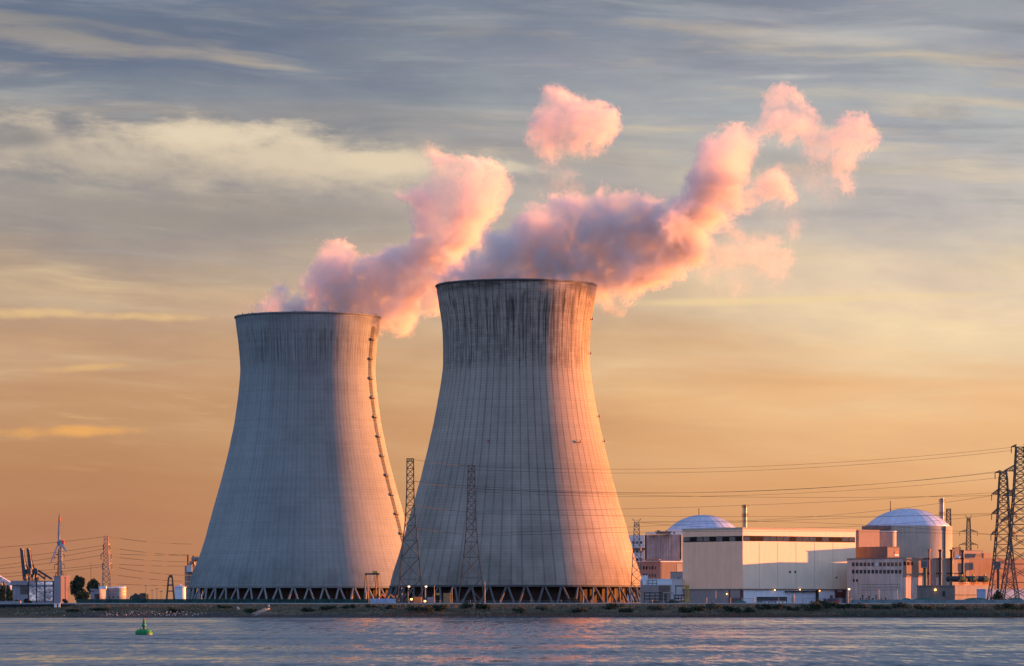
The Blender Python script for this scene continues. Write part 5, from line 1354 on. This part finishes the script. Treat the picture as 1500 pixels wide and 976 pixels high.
for i, (px, w_, h_, kd) in enumerate(spots):
    w_ *= 1.3; h_ *= 1.15; s = rr.uniform(15, 33); D = EDGE+s; x = X(px, D); D = edge_y(x)+s; zb_ = bank_z(x, D)-.15
    root = thing('shrub', (x, D, zb_), 'low scrub bush growing on the river side of the grassy dike', 'shrub', 'scrub bushes on the dike face')
    k = D/F; blobs = [((x+rr.uniform(-.7,.7)*w_*k, D+rr.uniform(-1.2,1.2), zb_+h_*rr.uniform(.2,.66)), (w_*k*rr.uniform(.25,.5), w_*k*.4, h_*rr.uniform(.2,.34))) for _ in range(8)]
    w_ *= 1.25; mb = MB(); foliage(mb, blobs, 1300, .28, rr); obj('foliage', mb, L_dike2 if kd else L_dike, root)
# grass, reeds, stones on the bank: nobody could count these
def tufts(name, n, xr, sr, hr, m, wd, seed, lean=.3, dens=None):
    rr = random.Random(seed); mb = MB()
    for i in range(n):
        px = rr.uniform(*xr); s = rr.uniform(*sr); D = EDGE+s; x = X(px, D); y = edge_y(x)+s
        if dens and rr.random() > dens(x, y): continue
        z = bank_z(x, y)-.1; h_ = rr.uniform(*hr)
        for q in range(3):
            a = rr.uniform(0, 3.14); dx, dy = math.cos(a)*wd, math.sin(a)*wd*.5; ox, oy = rr.uniform(-.4,.4), rr.uniform(-.4,.4); l = rr.uniform(-lean, lean)
            mb.add([(x+ox-dx, y+oy-dy, z), (x+ox+dx, y+oy+dy, z), (x+ox+l, y+oy, z+h_*rr.uniform(.7,1.1))], [(0,1,2)])
    o = obj(name, mb, m); o['kind'] = 'stuff'; return o
G_tan = leaf_mat('dry grass', (.085,.070,.045,1), (.20,.155,.105,1))
G_grn = leaf_mat('green grass', (.045,.052,.030,1), (.10,.095,.058,1))
G_reed = leaf_mat('reed', (.060,.066,.048,1), (.125,.12,.088,1))
G_rust = leaf_mat('rusty salt marsh', (.085,.048,.034,1), (.16,.085,.055,1))
wob = lambda x, y: .35 + .65*(math.sin(x*.09)+math.sin(x*.037+2)+math.sin(y*.4) > -.3)
tufts('grass', 7000, (-20,1520), (24,40), (.35,.95), G_tan, .34, 1, dens=wob)
tufts('grass', 5000, (-20,1520), (10,44), (.3,.8), G_grn, .34, 2, dens=wob)
tufts('grass', 2600, (560,1520), (5,14), (.4,.9), G_rust, .36, 4, dens=wob)
tufts('reeds', 5200, (1235,1500), (6,17), (1.2,2.1), G_reed, .22, 3)
rr = random.Random(6); mb = MB()
def stone(x, y, z, s):
    bm_ = []
    pts = [Vector((rr.gauss(0,1), rr.gauss(0,1), rr.gauss(0,1))).normalized() for _ in range(6)]
    o_ = [(1,0,0),(-1,0,0),(0,1,0),(0,-1,0),(0,0,1),(0,0,-1)]
    vs = [(x+v[0]*s*rr.uniform(.7,1.2), y+v[1]*s*rr.uniform(.7,1.2), z+v[2]*s*.7*rr.uniform(.7,1.2)) for v in o_]
    mb.add(vs, [(0,2,4),(2,1,4),(1,3,4),(3,0,4),(2,0,5),(1,2,5),(3,1,5),(0,3,5)])
for i in range(3600):
    px = rr.choice((rr.uniform(100,340), rr.uniform(340,1000), rr.uniform(420,900))); s = rr.uniform(0, 15 if px < 340 else 11)
    D = EDGE+s; x = X(px, D); y = edge_y(x)+s; stone(x, y, bank_z(x, y), rr.uniform(.25,.7))
o = obj('shore_stones', mb, mat('wet dark stone', (.040,.034,.034), .8, var=.5, scale=.7)); o['kind'] = 'stuff'

# ------------------------------------------------------------------ gulls
M_gull = mat('white feathers', (.55,.55,.58), .8, var=.05)
def gull_mesh():
    mb = MB()
    mb.path([(-.30,0,.16),(-.16,0,.20),(0,0,.23),(.14,0,.25),(.22,0,.31)], [.02,.08,.105,.085,.045], 8); mb.path([(.19,0,.27),(.24,0,.345),(.30,0,.35),(.36,0,.335)], [.05,.055,.045,.012], 8)
    mb.tube((0,.04,.16), (.01,.04,0), .015, n=4); mb.tube((0,-.04,.16), (.01,-.04,0), .015, n=4)
    return mb
proto = None
rr = random.Random(14)
for i in range(90):
    px = rr.choice((rr.uniform(160,300), rr.uniform(185,290), rr.uniform(20,340))); s = rr.uniform(2, 17); D = EDGE+s; x = X(px, D); y = edge_y(x)+s; z = bank_z(x, y)+.42
    if proto is None:
        proto = obj('gull', gull_mesh(), M_gull, None, True, at=(0,0,0)); tag(proto, 'tiny white gull resting on the dark stony shore at the left', 'gull', 'gulls resting on the shore'); g = proto
    else:
        g = proto.copy(); COL.objects.link(g)
    g.location = (x, y, z); g.rotation_euler = (0, 0, rr.uniform(0, 6.28)); g.scale = (rr.uniform(.75,1.1),)*3
for px, py, rz, lb in ((349, 892.5, .3, 'white gull in flight low over the rocky shore, wings raised'), (393.5, 889, -.4, 'sunlit white gull in flight with one wing up above the slipway')):
    D = 1180; p = P(px, py, D); root = thing('flying_gull', p, lb, 'gull'); M_ = Matrix.Translation(p) @ Matrix.Rotation(rz, 4, 'Z') @ Matrix.Scale(1.25, 4)
    mb = gull_mesh(); mb.v = [M_ @ (v-Vector((0,0,.22))) for v in mb.v]; obj('body', mb, M_gull, root, True)
    for s in (-1, 1):
        mb = MB(); up = .62 if s > 0 else .42
        a = [(.12,.05*s,.02),(-.12,.05*s,.02),(-.10,.32*s,.24),(.15,.32*s,.26),(-.16,.62*s,up),(-.02,.64*s,up+.03)]
        th_ = Vector((0,0,.022)); mb.v = [M_ @ Vector(v) for v in a] + [M_ @ (Vector(v)+th_) for v in a]
        mb.f = [(0,1,2,3),(3,2,4,5),(9,8,7,6),(11,10,8,9),(0,3,9,6),(3,5,11,9),(5,4,10,11),(4,2,8,10),(2,1,7,8),(1,0,6,7)]
        obj('wing', mb, M_gull, root)

# ------------------------------------------------------------------ steam
def steam_mat(name, balls, dens, amp, size, soft, aniso=.1, fray=.5, bias=-3.):
    m, t = new_mat(name)
    p = t.n('ShaderNodeTexCoord').outputs['Object']
    wv = t.noise(p, 1/(size*2.2), 2, .5, True)
    pw = t.vm('ADD', p, t.scale(t.vm('SUBTRACT', wv, (.5,.5,.5)), size*1.5))
    acc = None
    for c, r in balls:
        dn = t.n('ShaderNodeVectorMath', operation='DISTANCE'); t.put(dn.inputs[0], pw); dn.inputs[1].default_value = c
        q = t.m('SUBTRACT', dn.outputs['Value'], r)
        acc = q if acc is None else t.m('SMOOTH_MIN', acc, q, 5.0)
    nb = t.noise(pw, 2.1/size, 5, .6)
    bil = t.m('MULTIPLY', t.m('ABSOLUTE', t.m('SUBTRACT', nb, .5)), 2.6)      # billows: round heads with creases between
    n = t.m('ADD', t.m('MULTIPLY', t.noise(pw, 1/size, 6, .64), .60), t.m('ADD', t.m('MULTIPLY', t.m('SUBTRACT', .62, bil), .38), t.m('MULTIPLY', t.noise(p, 4.5/size, 5, .66), .34)))
    n = t.m('SUBTRACT', 1., n)
    n2 = t.noise(p, 1/(size*3.5), 2, .5)
    d = t.m('ADD', t.m('ADD', acc, bias), t.m('MULTIPLY', t.m('SUBTRACT', n, .46), amp))
    sft = t.mr(n2, .35, .65, soft*.5, soft*3.0)
    dd = t.m('POWER', t.mr(t.m('DIVIDE', d, sft), 0., -1., 0., 1.), 1.4)
    dd = t.m('MULTIPLY', dd, t.mr(n, .2, .75, 1+fray, 1-fray, False))
    n3 = t.noise(pw, 1/(size*1.9), 4, .6)
    dd = t.m('MULTIPLY', dd, t.mr(n3, .36, .64, .26, 1.5))
    dd = t.m('MULTIPLY', dd, dens)
    v = t.n('ShaderNodeVolumePrincipled'); v.inputs['Color'].default_value = (.905,.84,.82,1); v.inputs['Anisotropy'].default_value = aniso
    t.put(v.inputs['Density'], dd)
    o = t.n('ShaderNodeOutputMaterial'); t.nt.links.new(v.outputs[0], o.inputs['Volume'])
    m.volume_intersection_method = 'ACCURATE' if hasattr(m, 'volume_intersection_method') else None
    return m

def steam(name, px_balls, D, dens, label, cat, amp=36., size=18., soft=4.0, grow=11., bias=-.5, spread=.35, seed=1, fray=.5, rate=.6):
    rr = random.Random(seed); k = D/F; balls = []
    for b in px_balls:
        x, y, r = b[:3]; dz = b[3] if len(b) > 3 else rr.uniform(-spread, spread)*r
        balls.append((Vector(P(x, y, D)) + Vector((0, dz*k, 0)), r*k))
    c0 = sum((b[0] for b in balls), Vector())/len(balls)
    bm = bmesh.new()
    for c, r in balls:
        bmesh.ops.create_icosphere(bm, subdivisions=2, radius=r+grow, matrix=Matrix.Translation(c-c0))
    me = bpy.data.meshes.new(name); bm.to_mesh(me); bm.free()
    tmp = bpy.data.objects.new('tmp', me); COL.objects.link(tmp)
    md = tmp.modifiers.new('r', 'REMESH'); md.mode = 'VOXEL'; md.voxel_size = 3.5
    dg = bpy.context.evaluated_depsgraph_get(); dg.update()
    me2 = bpy.data.meshes.new_from_object(tmp.evaluated_get(dg)); me2.name = name
    bpy.data.objects.remove(tmp); bpy.data.meshes.remove(me)
    m = steam_mat(name+' vapour', [(tuple(c-c0), r) for c, r in balls], dens, amp, size, soft, fray=fray, bias=bias)
    try: m.cycles.volume_step_rate = rate
    except Exception: pass
    me2.materials.clear(); me2.materials.append(m)
    o = bpy.data.objects.new(name, me2); COL.objects.link(o); o.location = c0
    tag(o, label, cat, 'drifting steam from the cooling towers')
    return o

left_plume = [(362,466,15,5),(378,460,18,-5),(395,454,20,10),(410,445,18,0),(412,430,12,0),(440,450,24,-20),(468,425,26,10),(356,470,12,0),(368,467,15,10),(384,464,17,-10),(402,462,18,0),(525,462,20,-10),(544,466,16,10),(372,466,8,0),(392,464,12,10),(420,462,16,-20),(450,462,20,10),(480,460,24,-10),(510,460,24,10),(535,460,16,0),
    (385,462,12,-20),(400,452,15),(408,436,12),(414,424,7),(430,455,20),(455,452,24),(470,440,26),(480,415,26),(490,393,28),(500,420,34),(510,450,26),
    (530,420,36),(545,450,28),(560,410,36),(590,395,38),(580,440,32),(598,462,16),(622,400,28),(625,365,28),(645,340,38),(640,305,32),(618,292,20),(610,285,14),
    (665,290,30),(648,258,22),(634,236,15),(632,226,8),(688,262,22),(672,246,12),(712,280,20),(730,284,10),(692,310,28),(690,348,26),(672,385,24),(655,420,16),(640,440,14)]
steam('steam_plume', left_plume, 2220, .12, 'pink steam plume rising from the shorter pale cooling tower', 'steam', seed=2)
right_plume = [(655,414,18,-10),(672,406,22,10),(690,400,24,0),(700,390,20,-30),(715,386,28,20),(735,374,28,-10),(752,362,24,20),(775,350,22,0),(640,424,12,0),(650,420,16,0),(662,416,20,10),(676,412,20,-20),(664,416,12,-20),(690,416,18,-10),(720,414,24,0),(755,414,28,-20),(755,412,28,30),(790,412,30,10),(825,412,28,-10),(850,414,18,10),(700,402,18,20),(738,392,28,20),
    (672,408,10,-30),(690,402,16),(712,396,20),(735,388,26),(765,382,32),(800,380,38),(835,385,40),(865,392,34),(760,352,18),(790,345,30),(730,365,12),(715,352,8),
    (830,330,34),(850,305,18),(880,340,44),(905,375,38),(880,410,22),(925,400,28),(895,298,20),(925,305,26),(955,315,30),(945,350,42),(985,335,38),(955,385,26),(990,300,24),
    (1020,305,34),(1028,262,24),(1030,236,18),(1055,228,20),(1085,228,22),(1070,215,14),(1045,268,32),(1078,258,24),(1015,345,30),(1050,312,26),(980,375,24),
    (1090,292,16),(1112,285,14),(1132,272,18),(1148,284,14)]
steam('steam_plume', right_plume, 2000, .14, 'long mauve and pink steam plume streaming off the taller ribbed cooling tower', 'steam', seed=5)
top_cloud = [(1132,150,13),(1148,142,14),(1165,152,11),(1130,180,14),(1150,184,15),(1172,176,14),(1187,190,15),(1198,206,15),(1210,222,12),(1212,204,12),(1232,205,16),(1240,184,14),(1254,178,12),
    (1262,200,14),(1278,204,9),(1240,226,18),(1238,250,14),(1240,270,9),(1160,202,10)]
steam('steam_cloud', top_cloud, 2000, .06, 'ragged pink steam cloud with two knobs at the far right end of the long plume', 'steam cloud', seed=7, amp=28., size=14., soft=3.5)
puff = [(815,155,22),(800,185,25),(792,205,14),(812,212,16),(822,160,24),(845,170,28),(868,172,26),(885,180,18),(875,198,17),(848,195,24),(820,190,26),(850,208,12)]
steam('steam_puff', puff, 2010, .085, 'lone round pink steam puff floating clear above the two plumes', 'steam cloud', seed=9, amp=26., size=15., soft=4.)
veil = [(1040,400,24),(1070,385,26),(1100,375,28),(1125,390,24),(1140,405,16),(1090,412,22),(1060,425,14),(1050,440,9),(1110,355,20),(1075,350,22),(1030,380,20),(1150,380,14),(1130,350,16),(1160,330,16)]
steam('steam_wisp', veil, 2000, .032, 'thin torn pink steam wisp hanging under the right end of the long plume', 'steam wisp', seed=12, amp=26., size=13., soft=9., fray=.8)
veil2 = [(1160,262,24),(1185,268,26),(1205,280,22),(1140,310,24),(1170,305,26),(1195,250,18),(1210,310,14)]
steam('steam_wisp', veil2, 2000, .012, 'faint pinkish steam haze just below the ragged two-knobbed cloud', 'steam wisp', seed=13, amp=22., size=14., soft=10., fray=.8)
veil3 = [(800,255,18),(825,250,22),(815,275,24),(840,290,22),(795,295,18),(775,312,14),(755,325,10)]
steam('steam_wisp', veil3, 2050, .012, 'faint steam trail between the lone round puff and the mauve plume below', 'steam wisp', seed=15, amp=20., size=14., soft=10., fray=.8)
curl = [(800,424,9,-118),(822,424,10,-112),(842,426,11,-98),(858,428,10,-84),(868,430,8,-60),(872,440,7,-40),(885,445,10,-20),(905,452,8,-5)]
steam('steam_wisp', curl, 2000, .045, 'pale curl of steam spilling over the sunlit rim of the taller tower', 'steam wisp', seed=17, amp=10., size=9., soft=5., grow=4, bias=-2.)
curl2 = [(520,466,7,-98),(535,470,8,-78),(546,474,7,-60),(575,470,12,-20),(596,480,10,0)]
steam('steam_wisp', curl2, 2220, .03, 'thin steam slipping over the rim beside the ladder of the pale tower', 'steam wisp', seed=18, amp=10., size=9., soft=6., grow=4, bias=-2.)
